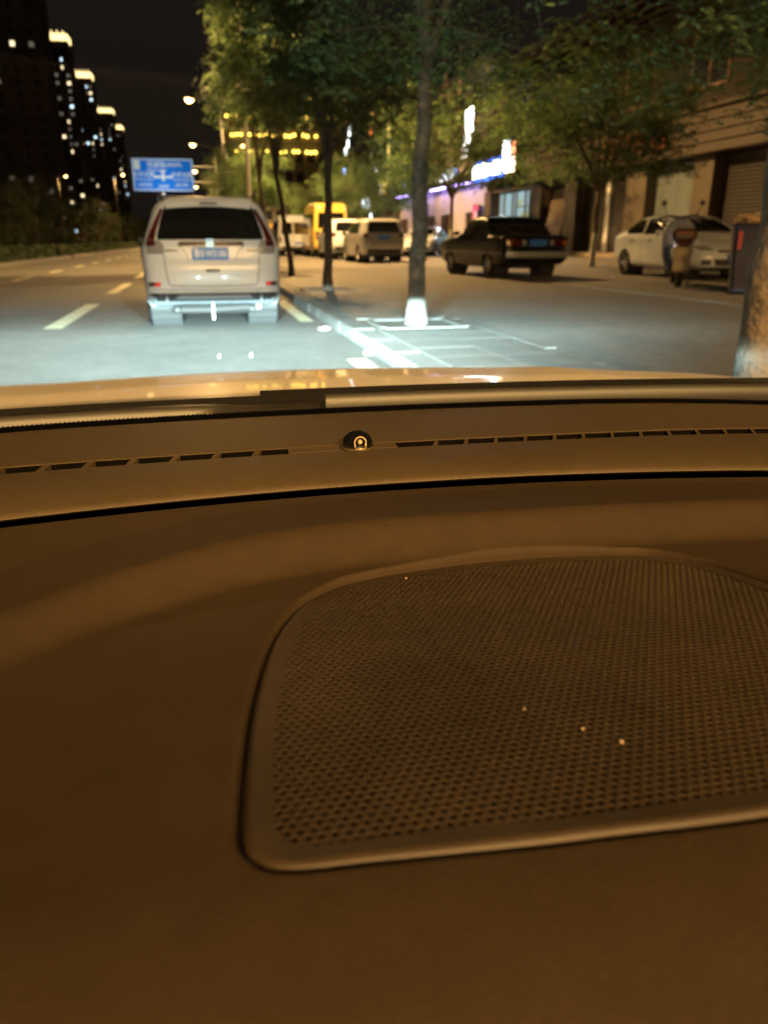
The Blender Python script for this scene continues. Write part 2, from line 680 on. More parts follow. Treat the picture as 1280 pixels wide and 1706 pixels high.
ST = 'trees in the kerbside strip'
tree('near', (3.0, 3.75, .12), .4, 1.0, 'thick pale trunk cut by the frame edge, nearest tree to the windscreen', ST)
tree('a', (2.55, 9.5, .12), 0.0, 1.0, 'tall street tree with stout trunk in pale edged pit, first beyond the bonnet', ST)
tree('b', (2.55, 16.7, .12), 1.2, 1.03, 'slim straight street tree, second from the bonnet along the kerb', ST)
tree('c', (2.52, 23.4, .12), 0.25, (.86, .9, 1.33), 'dark left-leaning street tree just right of the white SUV ahead', ST)
for i, y in enumerate((31.0, 38.5, 46.5, 54.5)):
    tree('ccab'[i], (2.55, y, .12), 2.1 * i + .7, ((.8, .9, 1.5), .8, 1.0, 1.0)[i],
         ['forked street tree behind the white SUV, fourth along the kerb', 'fifth street tree along the kerb, lit yellow by street lamps',
          'sixth street tree along the kerb, lit yellow by street lamps', 'street tree beside the blue direction sign, lit yellow'][i], ST)
for i, y in enumerate((70,)):
    tree('cba'[i], (2.6, y, .12), 1.7 * i, 1.0, 'far street tree beyond the blue direction sign', ST)
FT = 'trees on the shop forecourt'
tree('f', (11.7, 22.8, .31), 0.6, .92, 'leafy green tree with limewashed trunk between black saloon and white saloon', FT)
tree('f', (12.2, 13.0, .31), 2.2, .95, 'bluish dark tree overhanging the parked white saloon at top right', FT)
tree('f', (11.9, 38.0, .31), 4.0, 1.15, 'forecourt tree in front of the violet lit wall', FT)
for i, (x, y) in enumerate(((12.0, 52), (12.2, 64), (12.4, 77), (12.6, 92))):
    tree('f', (x, y, .31), 1.3 * i + .5, .95, ['forecourt tree lit yellow above the parked minibus', 'second forecourt tree lit yellow behind the parked vans',
         'third forecourt tree, lit yellow, behind the parked vans', 'farthest forecourt tree behind the parked vans'][i], FT)
LT = 'dim trees along the far verge'
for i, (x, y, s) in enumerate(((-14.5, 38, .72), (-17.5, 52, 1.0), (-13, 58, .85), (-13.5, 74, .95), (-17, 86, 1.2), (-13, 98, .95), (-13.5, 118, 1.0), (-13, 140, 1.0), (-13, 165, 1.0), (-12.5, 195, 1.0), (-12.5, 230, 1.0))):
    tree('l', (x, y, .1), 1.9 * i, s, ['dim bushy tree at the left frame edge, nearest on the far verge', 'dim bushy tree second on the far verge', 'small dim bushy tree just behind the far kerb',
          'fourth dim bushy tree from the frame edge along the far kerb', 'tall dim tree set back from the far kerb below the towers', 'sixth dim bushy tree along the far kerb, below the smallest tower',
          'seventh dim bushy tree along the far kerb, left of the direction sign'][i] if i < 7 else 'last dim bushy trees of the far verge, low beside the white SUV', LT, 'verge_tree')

# clipped hedge along the far kerb (uncountable leaves)
nr = np.random.RandomState(5)
n = 26000
hp = np.stack([nr.uniform(-10.6, -9.3, n), nr.uniform(28, 150, n), nr.uniform(.1, .75, n) ** 1.0], 1)
hp[:, 2] *= 1 + .15 * np.sin(hp[:, 1] * .7)
a = nr.normal(0, 1, (n, 3))
a /= np.linalg.norm(a, axis=1)[:, None]
b = np.cross(a, nr.normal(0, 1, (n, 3)))
b /= np.linalg.norm(b, axis=1)[:, None]
L = .09
V = np.stack([hp - a * L, hp + b * L * .5, hp + a * L, hp - b * L * .5], 1).reshape(-1, 3)
me = bpy.data.meshes.new('hedge')
me.from_pydata(V.tolist(), [], np.arange(len(V)).reshape(-1, 4).tolist())
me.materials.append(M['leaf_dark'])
tag(link('hedge', me), 'low clipped hedge along the far kerb', 'hedge', kind='stuff')


# ------------------------------------------------------------------ street lamps
def lamp_post(y, label, lights=True, rings=True):
    t = empty('street_lamp', (2.06, y, .12))
    H = 10.2
    MB().tube([(0, 0, 0), (0, 0, .5), (0, 0, .55), (0, 0, 5), (0, 0, H - .6)], [.12, .12, .085, .075, .055], 12).obj('pole', M['pole'], t, True, 40)
    MB().box(-.2, .2, -.2, .2, -.02, .03, .01).obj('base_plate', M['pole'], t)
    for sg, reach in ((-1, 2.12), (1, 2.9)):
        P = [(0, 0, H - .7), (sg * .15, 0, H - .3), (sg * .6, 0, H - .08), (sg * reach * .6, 0, H + .05), (sg * (reach - .35), 0, H + .1)]
        P = [tuple(p) for p in catmull(P, 14)]
        MB().tube(P, [.04] * 14, 8).obj('arm', M['pole'], t, True)
        x = sg * reach
        hd = MB().box(-.40, .40, -.13, .13, .04, .17, .05).obj('lamp_head', M['pole'], t)
        hd.location = (x, 0, H)
        hd.rotation_euler = (0, -sg * .12, 0)
        prof = [(0.001, -.20), (.15, -.16), (.25, -.06), (.28, .035)]
        MB().lathe(prof, (0, 0, 0), 'z', 16).obj('lamp_lens', M['sodium_lens'], hd, True)
        if lights:
            ld = bpy.data.lights.new('sodium_light', 'SPOT')
            ld.energy = LAMP_P * ((.28 if sg < 0 else .9) if y > 0 else 1.25)
            ld.color = SODIUM
            ld.spot_size = rad(165)
            ld.spot_blend = .5
            ld.shadow_soft_size = .15
            lo = bpy.data.objects.new('sodium_light', ld)
            COL.objects.link(lo)
            lo.parent = hd
            lo.location = (0, 0, -.30)
    tag(t, label, 'street lamp', 'street lamps along the kerb')


for y, lab in ((-40, 'second street lamp behind the car, out of frame'), (-15.5, 'street lamp behind the car, out of frame'),
               (34, 'tall lamp post rising out of frame beside the leafy street trees'),
               (61.5, 'largest glowing street lamp, two arms, above the blue direction sign'),
               (89, 'second glowing street lamp, just above the corner of the direction sign'),
               (122, 'third glowing street lamp, at the right edge of the direction sign'),
               (157, 'farthest glowing street lamp, near the lower corner of the direction sign')):
    lamp_post(y, lab)


# lamps on the far side of the avenue
def far_lamp(x, y, z, label):
    t = empty('street_lamp', (x, y, 0))
    MB().tube([(0, 0, 0), (0, 0, z - .6), (.15, 0, z - .1), (.9, 0, z + .06)], [.1, .06, .05, .04], 8).obj('pole', M['pole'], t, True)
    hd = MB().box(.7, 1.4, -.13, .13, z + .03, z + .15, .04).obj('lamp_head', M['pole'], t)
    MB().lathe([(0.001, -.12), (.10, -.09), (.15, -.03), (.17, .03)], (1.1, 0, z), 'z', 14).obj('lamp_lens', M['sodium_lens'], hd, True)
    ld = bpy.data.lights.new('sodium_light', 'SPOT')
    ld.energy = LAMP_P * .3
    ld.color = SODIUM
    ld.spot_size = rad(165)
    ld.spot_blend = .5
    ld.shadow_soft_size = .15
    lo = bpy.data.objects.new('sodium_light', ld)
    COL.objects.link(lo)
    lo.parent = t
    lo.location = (1.1, 0, z - .2)
    tag(t, label, 'street lamp', 'street lamps across the avenue')


far_lamp(-19.0, 125, 9.6, 'glowing street lamp left of the direction sign, among the dim trees')
far_lamp(-10.2, 112, 9.0, 'glowing street lamp touching the left edge of the direction sign')
far_lamp(-8.9, 150, 3.6, 'low pair of glowing lamps left of the white SUV')


# ------------------------------------------------------------------ blue direction sign on its gantry
M['sign_blue'] = mat('sign_blue', (.004, .19, .78), .6, var=[(.8, .05)], spec=.1)
M['sign_white'] = mat('sign_white', (.85, .87, .87), .6, spec=.1)


def direction_sign(y, x0, x1, z0, z1, post_x, label, texts=True):
    t = empty('direction_sign', (post_x, y, .1))
    ox, oz = -post_x, -.1
    p = MB().tube([(0, .12, 0), (0, .12, z1 + .3)], .14, 12).tube([(0, .12, z0 + .5), (x0 + ox, .12, z0 + .5)], .07, 8).tube([(0, .12, z1 - .6), (x0 + ox, .12, z1 - .6)], .07, 8)
    p.obj('gantry_post', M['pole'], t, True, 40)
    MB().box(x0 + ox, x1 + ox, -.03, .03, z0 + oz, z1 + oz, .01).obj('sign_panel', M['sign_blue'], t)
    w = .07
    fr = MB()
    a0, a1, c0, c1 = x0 + ox + .04, x1 + ox - .04, z0 + oz + .04, z1 + oz - .04
    fr.box(a0, a1, -.038, -.0315, c0, c0 + w).box(a0, a1, -.038, -.0315, c1 - w, c1).box(a0, a0 + w, -.038, -.0315, c0 + w, c1 - w).box(a1 - w, a1, -.038, -.0315, c0 + w, c1 - w)
    fr.obj('border', M['sign_white'], t)
    cx, W, H = (x0 + x1) / 2 + ox, x1 - x0, z1 - z0
    zc = (z0 + z1) / 2 + oz

    def txt(s, size, u, v):
        o = link('lettering', text_mesh(s, size, M['sign_white'], .004), t)
        o.location = (cx + u * W, -.0365, zc + v * H)
        o.rotation_euler = (rad(90), 0, 0)
    if texts:
        txt('恒源路', .42, -.10, .30)
        txt('(府前街)', .30, .19, .30)
        txt('HENGYUANLU', .20, -.10, .135)
        txt('城环北路', .36, -.31, .0)
        txt('城环北路', .36, .31, .0)
        txt('CHENGHUANBEILU', .15, -.31, -.145)
        txt('CHENGHUANBEILU', .15, .31, -.145)
        txt('(北城段)', .26, -.30, -.31)
        txt('(东大街)', .26, .30, -.31)
        txt('府前街', .24, .0, -.36)
        ar = MB()
        ar.box(cx - .52, cx + .52, -.040, -.0315, zc - .2, zc - .06).box(cx - .08, cx + .08, -.0405, -.0312, zc - .38, zc + .18)
        ar.prism([(cx - .2, zc + .18), (cx + .2, zc + .18), (cx, zc + .36)], 'y', -.040, -.0315)
        ar.prism([(cx - .52, zc - .24), (cx - .52, zc - .02), (cx - .66, zc - .13)], 'y', -.040, -.0315)
        ar.prism([(cx + .52, zc - .24), (cx + .52, zc - .02), (cx + .66, zc - .13)], 'y', -.040, -.0315)
        ar.obj('crossroads_arrow', M['sign_white'], t)
        MB().box(x0 + ox + .13, x0 + ox + .55, -.039, -.0315, z1 + oz - .72, z1 + oz - .13).obj('route_shield', M['sign_white'], t)
        # flood lamp on a bracket that lights the panel
        fl = MB().tube([(cx, .12, z0 + oz + .3), (cx, -.2, z0 + oz - .25), (cx, -2.6, z0 + oz - .35)], .03, 6).box(cx - .12, cx + .12, -2.8, -2.55, z0 + oz - .42, z0 + oz - .25, .03).obj('flood_lamp', M['pole'], t)
        ld = bpy.data.lights.new('flood_light', 'SPOT')
        ld.energy = 330
        ld.color = (.78, .95, 1.0)
        ld.spot_size = rad(95)
        ld.spot_blend = .5
        ld.shadow_soft_size = .08
        lo = bpy.data.objects.new('flood_light', ld)
        COL.objects.link(lo)
        lo.parent = t
        lo.location = (cx, -2.95, z0 + oz - .2)
        tgt = Vector((cx, 0, zc + .15)) - lo.location
        lo.rotation_euler = tgt.to_track_quat('-Z', 'Y').to_euler()
    tag(t, label, 'road sign')


direction_sign(60, -4.25, -.15, 4.33, 6.42, 2.1, 'large blue direction sign with white lettering and crossroads arrow')
direction_sign(135, -6.1, -1.2, 5.6, 7.7, 2.1, 'small distant blue sign just above the SUV roof', False)


# ------------------------------------------------------------------ towers with lit windows
M['tower'] = mat('tower', (.16, .14, .12), .85, var=[(.05, .3)])
M['tower_pane'] = mat('tower_pane', (.02, .02, .025), .15)
M['win_warm'] = emat('win_warm', (1, .78, .45), 2.2)
M['win_cool'] = emat('win_cool', (.62, .85, 1), 2.2)
M['win_dim'] = emat('win_dim', (.9, .75, .6), .16)
M['crown_light'] = emat('crown_light', (1, .72, .30), 2.6)


def tower(x0, x1, y, depth, H, seed, label, lit=.22, floors=27, crown=True):
    rg = random.Random(seed)
    t = empty('apartment_tower', ((x0 + x1) / 2, y, 0))
    w = (x1 - x0)
    bd = MB().box(-w / 2, w / 2, 0, depth, -1, H)
    for k in range(floors + 1):
        z = k * H / (floors + .5) + .4
        bd.box(-w / 2 - .15, w / 2 + .15, -.25, .1, z, z + .35)
    for xx in (-w / 2, -w / 6, w / 6, w / 2):
        bd.box(xx - .35, xx + .35, -.5, .2, -1, H + .6)
    bd.obj('wall', M['tower'], t)
    ncol = 5
    dk = MB()
    pane = {k: MB().box(-.62, .62, -.06, .04, -.6, .6).mesh('lit_window', M[k]) for k in ('win_warm', 'win_cool', 'win_dim')}
    sh = H / (floors + .5)
    for fl in range(1, floors):
        for c in range(ncol):
            x = -w / 2 + (c + .5) * w / ncol
            z = fl * sh + 2.1
            r = rg.random()
            if r < lit:
                o = link('lit_window', pane[rg.choice(['win_warm', 'win_cool', 'win_cool'] + ['win_dim'] * 4)], t)
                o.location = (x, -.1, z)
            else:
                dk.box(x - .95, x + .95, -.05, .03, z - .75, z + .75)
    tag(dk.obj('dark_windows', M['tower_pane'], t), kind='stuff')
    if crown:
        MB().box(-w / 2 - .4, w / 2 + .4, -.7, .6, H - 1.2, H + 1.3, .2).obj('crown_light', M['crown_light'], t)
        MB().box(w / 2 + .05, w / 2 + .5, .7, depth * .5, H - 1.2, H + 1.0, .1).obj('crown_light', M['crown_light'], t)
        rf = MB().box(-w / 2 - .2, -w / 2 + 2.2, .7, 3, H + 1.4, H + 5.2, .2).obj('roof_house', M['tower'], t)
        MB().box(-w / 2 - .3, -w / 2 + 2.4, .1, .6, H + 2.6, H + 5.6, .1).obj('crown_light', M['crown_light'], rf)
        for k in range(5):
            MB().box(-w / 2 + (k + .6) * w / 5.2 - .2, -w / 2 + (k + .6) * w / 5.2 + .2, -.2, .2, H + 1.35, H + 2.4, .05).obj('crown_lamp', M['crown_light'], t)
    tag(t, label, 'building', 'apartment towers on the left')


tower(-62, -37.8, 250, 18, 92, 3, 'nearest dark apartment tower cut by the left frame edge', .10, 30, False)
tower(-58.6, -47.3, 380, 16, 79, 8, 'tallest glowing crowned apartment tower beside the frame edge tower', .24)
tower(-59, -49, 470, 16, 81, 14, 'second glowing crowned apartment tower, next to the tallest', .2)
tower(-63.5, -51.2, 600, 16, 82.5, 22, 'third glowing crowned apartment tower in the descending row', .12)
tower(-61.5, -53.8, 700, 16, 84.5, 31, 'smallest and farthest glowing crowned apartment tower', .14)


# ------------------------------------------------------------------ shop buildings on the right (fronts at X = 19)
FX = 19.0
M['wall_brown'] = mat('wall_brown', (.028, .021, .017), .85, var=[(.6, .2), (12, .12)], bump=(30, .3, .01))
M['pillar_tile'] = mat('pillar_tile', (.075, .056, .039), .5, var=[(1.5, .15)])
M['shutter_dark'] = mat('shutter_dark', (.035, .031, .03), .5, .3, var=[(2, .2)])
M['shutter_lit'] = mat('shutter_lit', (.20, .24, .25), .4, .4, var=[(1.2, .25)])  # white light falling on this shutter is put into its paler, cooler colour
M['fascia'] = mat('fascia', (.046, .031, .02), .6, var=[(1, .15)])
M['letter_red'] = mat('letter_red', (.16, .02, .015), .5)
M['rail'] = mat('rail', (.22, .13, .08), .5)
M['pale_wall'] = mat('pale_wall', (.42, .40, .42), .8, var=[(.5, .12)])
M['step'] = mat('step', (.22, .17, .13), .8, var=[(2, .2)])
M['shop_pane'] = emat('shop_pane', (.62, .9, .95), .62)
M['shop_goods'] = emat('shop_goods', (.75, .8, .35), .6)

bld = empty('shop_building', (FX, 32, .3))


def bp(name, m, x0, x1, y0, y1, z0, z1, b=0.0, parent=None, mesh=None):
    o = MB().box(x0 - FX, x1 - FX, y0 - 32, y1 - 32, z0 - .3, z1 - .3, b).obj(name, m, parent or bld)
    return o


bp('wall', M['wall_brown'], 19.75, 30, 12.0, 53.4, -.2, 11.3)
bp('upper_wall', M['wall_brown'], 19.06, 19.74, 12.0, 53.4, 5.75, 9.6)
bp('step', M['step'], 17.6, 19.7, 12.0, 53.3, .2, .56, .02)
piers = [(17.4, 18.8), (22.6, 24.0), (28.0, 29.25), (32.7, 34.4), (39.4, 40.8), (43.9, 45.6), (52.2, 53.3)]
for y0, y1 in piers:
    pl = bp('pillar', M['pillar_tile'], 19.0, 19.7, y0, y1, .565, 4.15, .02)
for k in range(4):
    bp('fascia_board', M['fascia'], 18.45 + .01 * k, 19.05, 12.0, 45.2, 4.17 + k * .36, 4.50 + k * .36, .02)
bp('cornice', M['fascia'], 18.3, 19.04, 12.0, 53.3, 5.63, 5.78, .03)
# red block letters on the fascia, hidden in part by the foliage
for y in (30.9, 32.3, 33.7, 35.1):
    o = MB()
    for dy in (-.36, 0, .36):
        o.box(-.05, .05, dy - .09, dy + .09, -.42, .42)
    o.box(-.055, .045, -.48, .48, .30, .40)
    q = o.obj('block_letter', M['letter_red'], bld)
    q.location = (18.35 - FX, y - 32, 5.0 - .3)
# upper windows
for y in (14.5, 19, 24, 29, 34, 39, 44, 49):
    wdw = bp('window', M['tower_pane'], 19.03, 19.1, y - 1.1, y + 1.1, 6.6, 8.4)
    for a0, a1, c0, c1 in ((y - 1.2, y + 1.2, 6.5, 6.6), (y - 1.2, y + 1.2, 8.4, 8.5), (y - 1.2, y - 1.1, 6.6, 8.4), (y + 1.1, y + 1.2, 6.6, 8.4), (y - .04, y + .04, 6.6, 8.4)):
        MB().box(18.98 - FX, 19.055 - FX, a0 - 32, a1 - 32, c0 - .3, c1 - .3).obj('frame', M['rail'], wdw)
# roof terrace railing: separate bars
for k in range(5):
    bp('railing_bar', M['rail'], 18.7, 18.78, 12.0, 53.3, 9.75 + k * .36, 9.87 + k * .36)
for y in np.arange(12.4, 53.2, 3.4):
    bp('railing_post', M['rail'], 18.785, 18.9, y, y + .12, 9.6, 11.4)
bp('terrace_slab', M['fascia'], 18.6, 19.74, 12.0, 53.35, 9.42, 9.595, .02)
# roller shutters, every slat on its own
bays = [(18.85, 22.55, 'shutter_dark'), (24.05, 27.95, 'shutter_dark'), (29.3, 32.65, 'shutter_lit'), (34.45, 36.6, 'shutter_dark'), (37.0, 39.35, 'shutter_dark'), (40.85, 43.85, 'shutter_dark')]
for y0, y1, mk in bays:
    sh = bp('roller_shutter', M[mk], 19.5, 19.6, y0, y1, 3.85, 4.14, .03)
    if mk != 'shutter_lit':
        ya = y0
    else:
        ya = y0
    nsl = 24
    dz = (3.85 - .57) / nsl
    L = y1 - ya
    prof = [(0, 0), (-.035, dz * .25), (-.045, dz * .5), (-.03, dz * .8), (0, dz * .97), (.02, dz * .97), (.02, 0)]
    sm = MB().prism([(u, v) for u, v in prof], 'y', 0, L).mesh('shutter_slat', M[mk])
    for k in range(nsl):
        o = link('shutter_slat', sm, sh)
        o.location = (19.56 - FX, ya - 32, .57 + k * dz - .3)
bp('door_post', M['plate_white'], 19.42, 19.52, 36.62, 36.98, .57, 4.1, .01)
# lit shop window
sw = bp('shop_window', M['shop_pane'], 19.62, 19.68, 46.0, 51.9, .9, 3.95)
for y in (46.0, 47.4, 48.9, 49.5, 51.0, 51.9):
    MB().box(19.5 - FX, 19.61 - FX, y - .05 - 32, y + .05 - 32, .6 - .3, 4.0 - .3).obj('mullion', M['rail'], sw)
for z in (1.5, 2.3, 3.05):
    MB().box(19.52 - FX, 19.6 - FX, 45.7 - 32 + .4, 48.8 - 32, z - .3, z - .25).obj('shelf', M['rail'], sw)
for y, z in ((46.4, 3.3), (46.9, 2.6), (47.9, 2.55), (48.3, 3.3), (46.5, 1.8)):
    MB().box(19.53 - FX, 19.58 - FX, y - .25 - 32, y + .25 - 32, z - .2 - .3, z + .22 - .3, .03).obj('shop_goods', M['shop_goods'], sw)
bp('lintel', M['fascia'], 19.1, 19.7, 45.65, 52.15, 4.0, 4.16)
tag(bld, 'brown shop building with roller shutters, tiled pillars and roof railing', 'building')

# boards leaning on the front
M['board'] = mat('board', (.33, .25, .17), .7, var=[(2, .15)])
for i, (y, h, lab) in enumerate(((42.3, 2.7, 'wide pale board leaning against the dark shutter'), (41.3, 2.8, 'narrow board leaning beside the wide pale board'))):
    o = MB().box(-.02, .02, -(.75 if i == 0 else .3), (.75 if i == 0 else .3), 0, h, .005).obj('leaning_board', M['board'])
    o.location = (18.75, y, .565)
    o.rotation_euler = (0, .22, 0)
    tag(o, lab, 'board')


def light_sign(name, label, parts, cat='sign'):
    """box sign: parts = list of (y0,y1,z0,z1,x,colour,strength)"""
    y0 = min(p[0] for p in parts)
    t = empty(name, (parts[0][4], y0, min(p[2] for p in parts)))
    o = t.location
    for (a, b, c, d, x, col, s) in parts:
        back = MB().box(x + .06 - o.x, x + .22 - o.x, a - .05 - o.y, b + .05 - o.y, c - .05 - o.z, d + .05 - o.z, .02).obj('sign_box', M['trim'], t)
        MB().box(x - o.x, x + .055 - o.x, a - o.y, b - o.y, c - o.z, d - o.z, .02).obj('lit_panel', emat('neon', col, s), back)
    return tag(t, label, cat)


WHT, BLU, RED, VIO, YEL = (.85, .93, 1), (.25, .42, 1), (1, .28, .12), (.45, .35, 1), (1, .66, .15)
SGN = 75
# blazing sign over the lit shop: rising row of letter panels
parts = [(47.9, 53.2, 4.75, 5.95, 18.25, (.05, .16, 1.0), 7)]
for k in range(6):
    parts.append((48.2 + k * .86, 48.2 + k * .86 + .62, 4.95, 5.72 + .04 * (k % 2), 18.05, WHT, SGN))
parts.append((46.9, 47.8, 4.9, 6.75, 18.1, WHT, SGN))
parts.append((46.0, 46.7, 4.9, 5.7, 18.1, (1, .62, .40), 12))
parts.append((46.0, 46.7, 5.9, 6.6, 18.1, RED, 6))
light_sign('shop_sign', 'blazing white and blue shop sign with red end over the lit window', parts)
parts = [(53.2 + .0, 54.6, 7.9, 9.3, 17.9, (1, .95, .85), 34), (53.6, 54.9, 7.1, 7.8, 17.9, (1, .95, .85), 12), (54.2, 55.2, 6.4, 7.0, 17.9, (1, .9, .8), 10)]
light_sign('vertical_sign', 'tall bright white vertical sign above the violet wall', parts)

# second building: violet lit wall
b2 = empty('violet_lit_building', (FX, 64, .3))


def bq(name, m, x0, x1, y0, y1, z0, z1, b=0.0, parent=None):
    return MB().box(x0 - FX, x1 - FX, y0 - 64, y1 - 64, z0 - .3, z1 - .3, b).obj(name, m, parent or b2)


bq('wall', M['pale_wall'], 19.2, 30, 53.5, 78, -.2, 12.5)
bq('step', M['step'], 17.8, 19.19, 53.5, 78, .2, .5, .02)
bq('canopy', M['trim'], 18.1, 19.19, 53.5, 78, 4.9, 5.15, .03)
for y in (55.2, 61.5, 66, 70.5, 75):
    d = bq('shop_door', M['tower_pane'], 19.12, 19.21, y, y + 2.1, .52, 3.0)
    for a0, a1 in ((y - .1, y), (y + 1.0, y + 1.1), (y + 2.1, y + 2.2)):
        MB().box(19.05 - FX, 19.115 - FX, a0 - 64, a1 - 64, .52 - .3, 3.0 - .3).obj('door_frame', M['rail'], d)
for y in (56, 60, 64, 68, 72, 76):
    for z in (6.3, 9.3):
        w_ = bq('window', M['tower_pane'], 19.13, 19.22, y - .9, y + .9, z, z + 1.7)
        MB().box(19.08 - FX, 19.125 - FX, y - .04 - 64, y + .04 - 64, z - .3, z + 1.4).obj('frame', M['rail'], w_)
ne = MB()
neon_v = emat('neon_violet', (.42, .30, 1.0), 34)
for y0 in (54, 60, 66, 72):
    MB().box(18.35 - FX, 18.45 - FX, y0 + .3 - 64, y0 + 4.6 - 64, 4.83 - .3, 4.895 - .3).obj('neon_strip', neon_v, b2)
tag(b2, 'pale building washed in violet neon light', 'building')
light_sign('pink_poster', 'glowing pink and red poster board on the violet wall', [(53.9, 55.0, 1.3, 3.4, 18.75, (1, .12, .2), 1.2), (53.7, 54.3, 2.2, 3.0, 18.6, (1, .4, .35), 1.4)], 'poster')
light_sign('shop_sign', 'smaller white and blue lit sign left of the blazing sign', [(57.0, 58.5, 5.3, 5.9, 17.9, WHT, 10), (58.6, 60.2, 5.2, 5.7, 17.9, WHT, 10), (56.4, 56.9, 5.5, 5.9, 17.9, BLU, 8)])
light_sign('shop_sign', 'violet lit sign low on the far shop front', [(66, 68, 5.3, 5.9, 17.9, VIO, 6), (70, 71.5, 5.3, 5.8, 17.9, BLU, 6)])

# third building with further signs
b3 = empty('far_shop_building', (FX, 95, .3))
MB().box(.2, 12, -16.8, 45, -.5, 11).obj('wall', M['wall_brown'], b3)
for y in range(-14, 44, 5):
    for z in (5.5, 8.3):
        w_ = MB().box(.12, .22, y - 1, y + 1, z, z + 1.6).obj('window', M['tower_pane'], b3)
    MB().box(.1, .22, y - 1.8, y + 1.8, .2, 3.2).obj('shop_front', M['shutter_dark'], b3)
tag(b3, 'dark far shop building behind the parked minibus', 'building')
light_sign('shop_sign', 'blue-white lettered sign above the minibus roof', [(86, 87.2, 4.3, 5.4, 17.8, WHT, 7), (87.6, 88.8, 4.4, 5.5, 17.8, (.6, .8, 1), 7), (89.2, 90.2, 4.5, 5.5, 17.8, WHT, 7), (85.2, 85.8, 3.2, 3.9, 17.8, WHT, 8)])
light_sign('shop_sign', 'round glowing white and yellow lanterns sign near the stout tree', [(79.2, 81, 5.2, 6.6, 17.6, (1, .85, .6), 9), (77.2, 78.6, 5.3, 6.4, 17.6, YEL, 8), (81.5, 82.1, 7.4, 8.0, 17.6, WHT, 9)])
light_sign('vertical_sign', 'yellow vertical strip sign beside the stout tree', [(76.0, 76.5, 7.0, 9.6, 17.6, YEL, 4), (76.0, 76.5, 10.0, 11.4, 17.6, YEL, 4)])
light_sign('vertical_sign', 'small red and orange vertical sign high among the foliage', [(84, 84.6, 11.0, 11.9, 17.6, (1, .2, .05), 3), (83, 83.6, 12.6, 13.2, 17.6, (1, .45, .1), 3)])
light_sign('shop_sign', 'white and blue points of a far roof sign', [(97, 97.8, 11.3, 12.1, 17.6, WHT, 6), (98.6, 99.4, 10.7, 11.5, 17.6, WHT, 6), (99.6, 100.6, 8.6, 9.3, 17.6, BLU, 5), (96, 96.8, 12.2, 13.6, 17.6, WHT, 6)])

# far hotel block with rows of yellow lights
b4 = empty('hotel_block', (17, 165, 0))
hb = MB().box(-11, 13, 0, 18, 0, 23).box(-2, 7, 3, 12, 23, 27)
hb.obj('wall', M['tower'], b4)
dk = MB()
for z in (5, 8.5, 12, 15.5):
    for x in np.arange(-10, 12.5, 2.2):
        dk.box(x - .7, x + .7, -.05, .03, z, z + 1.7)
tag(dk.obj('dark_windows', M['tower_pane'], b4), kind='stuff')
yl = emat('bulb_yellow', (1, .62, .08), 9)
bulb = MB().lathe([(.001, -.3), (.22, -.2), (.3, 0), (.22, .2), (.001, .3)], (0, 0, 0), 'z', 10).mesh('bulb', yl, True)
rgb = random.Random(4)
for z, xa, xb in ((23.4, -10.5, 12.5), (20.2, -10.5, 9.5), (17.4, -9, 8)):
    for x in np.arange(xa, xb, .85):
        if rgb.random() < .8:
            o = link('bulb', bulb, b4)
            o.location = (x, -.35, z + rgb.uniform(-.15, .15))
for x in np.arange(2.0, 7, .8):
    o = link('bulb', bulb, b4)
    o.location = (x, 2.6, 27.3)
tag(b4, 'far block outlined with rows of yellow bulbs', 'building')


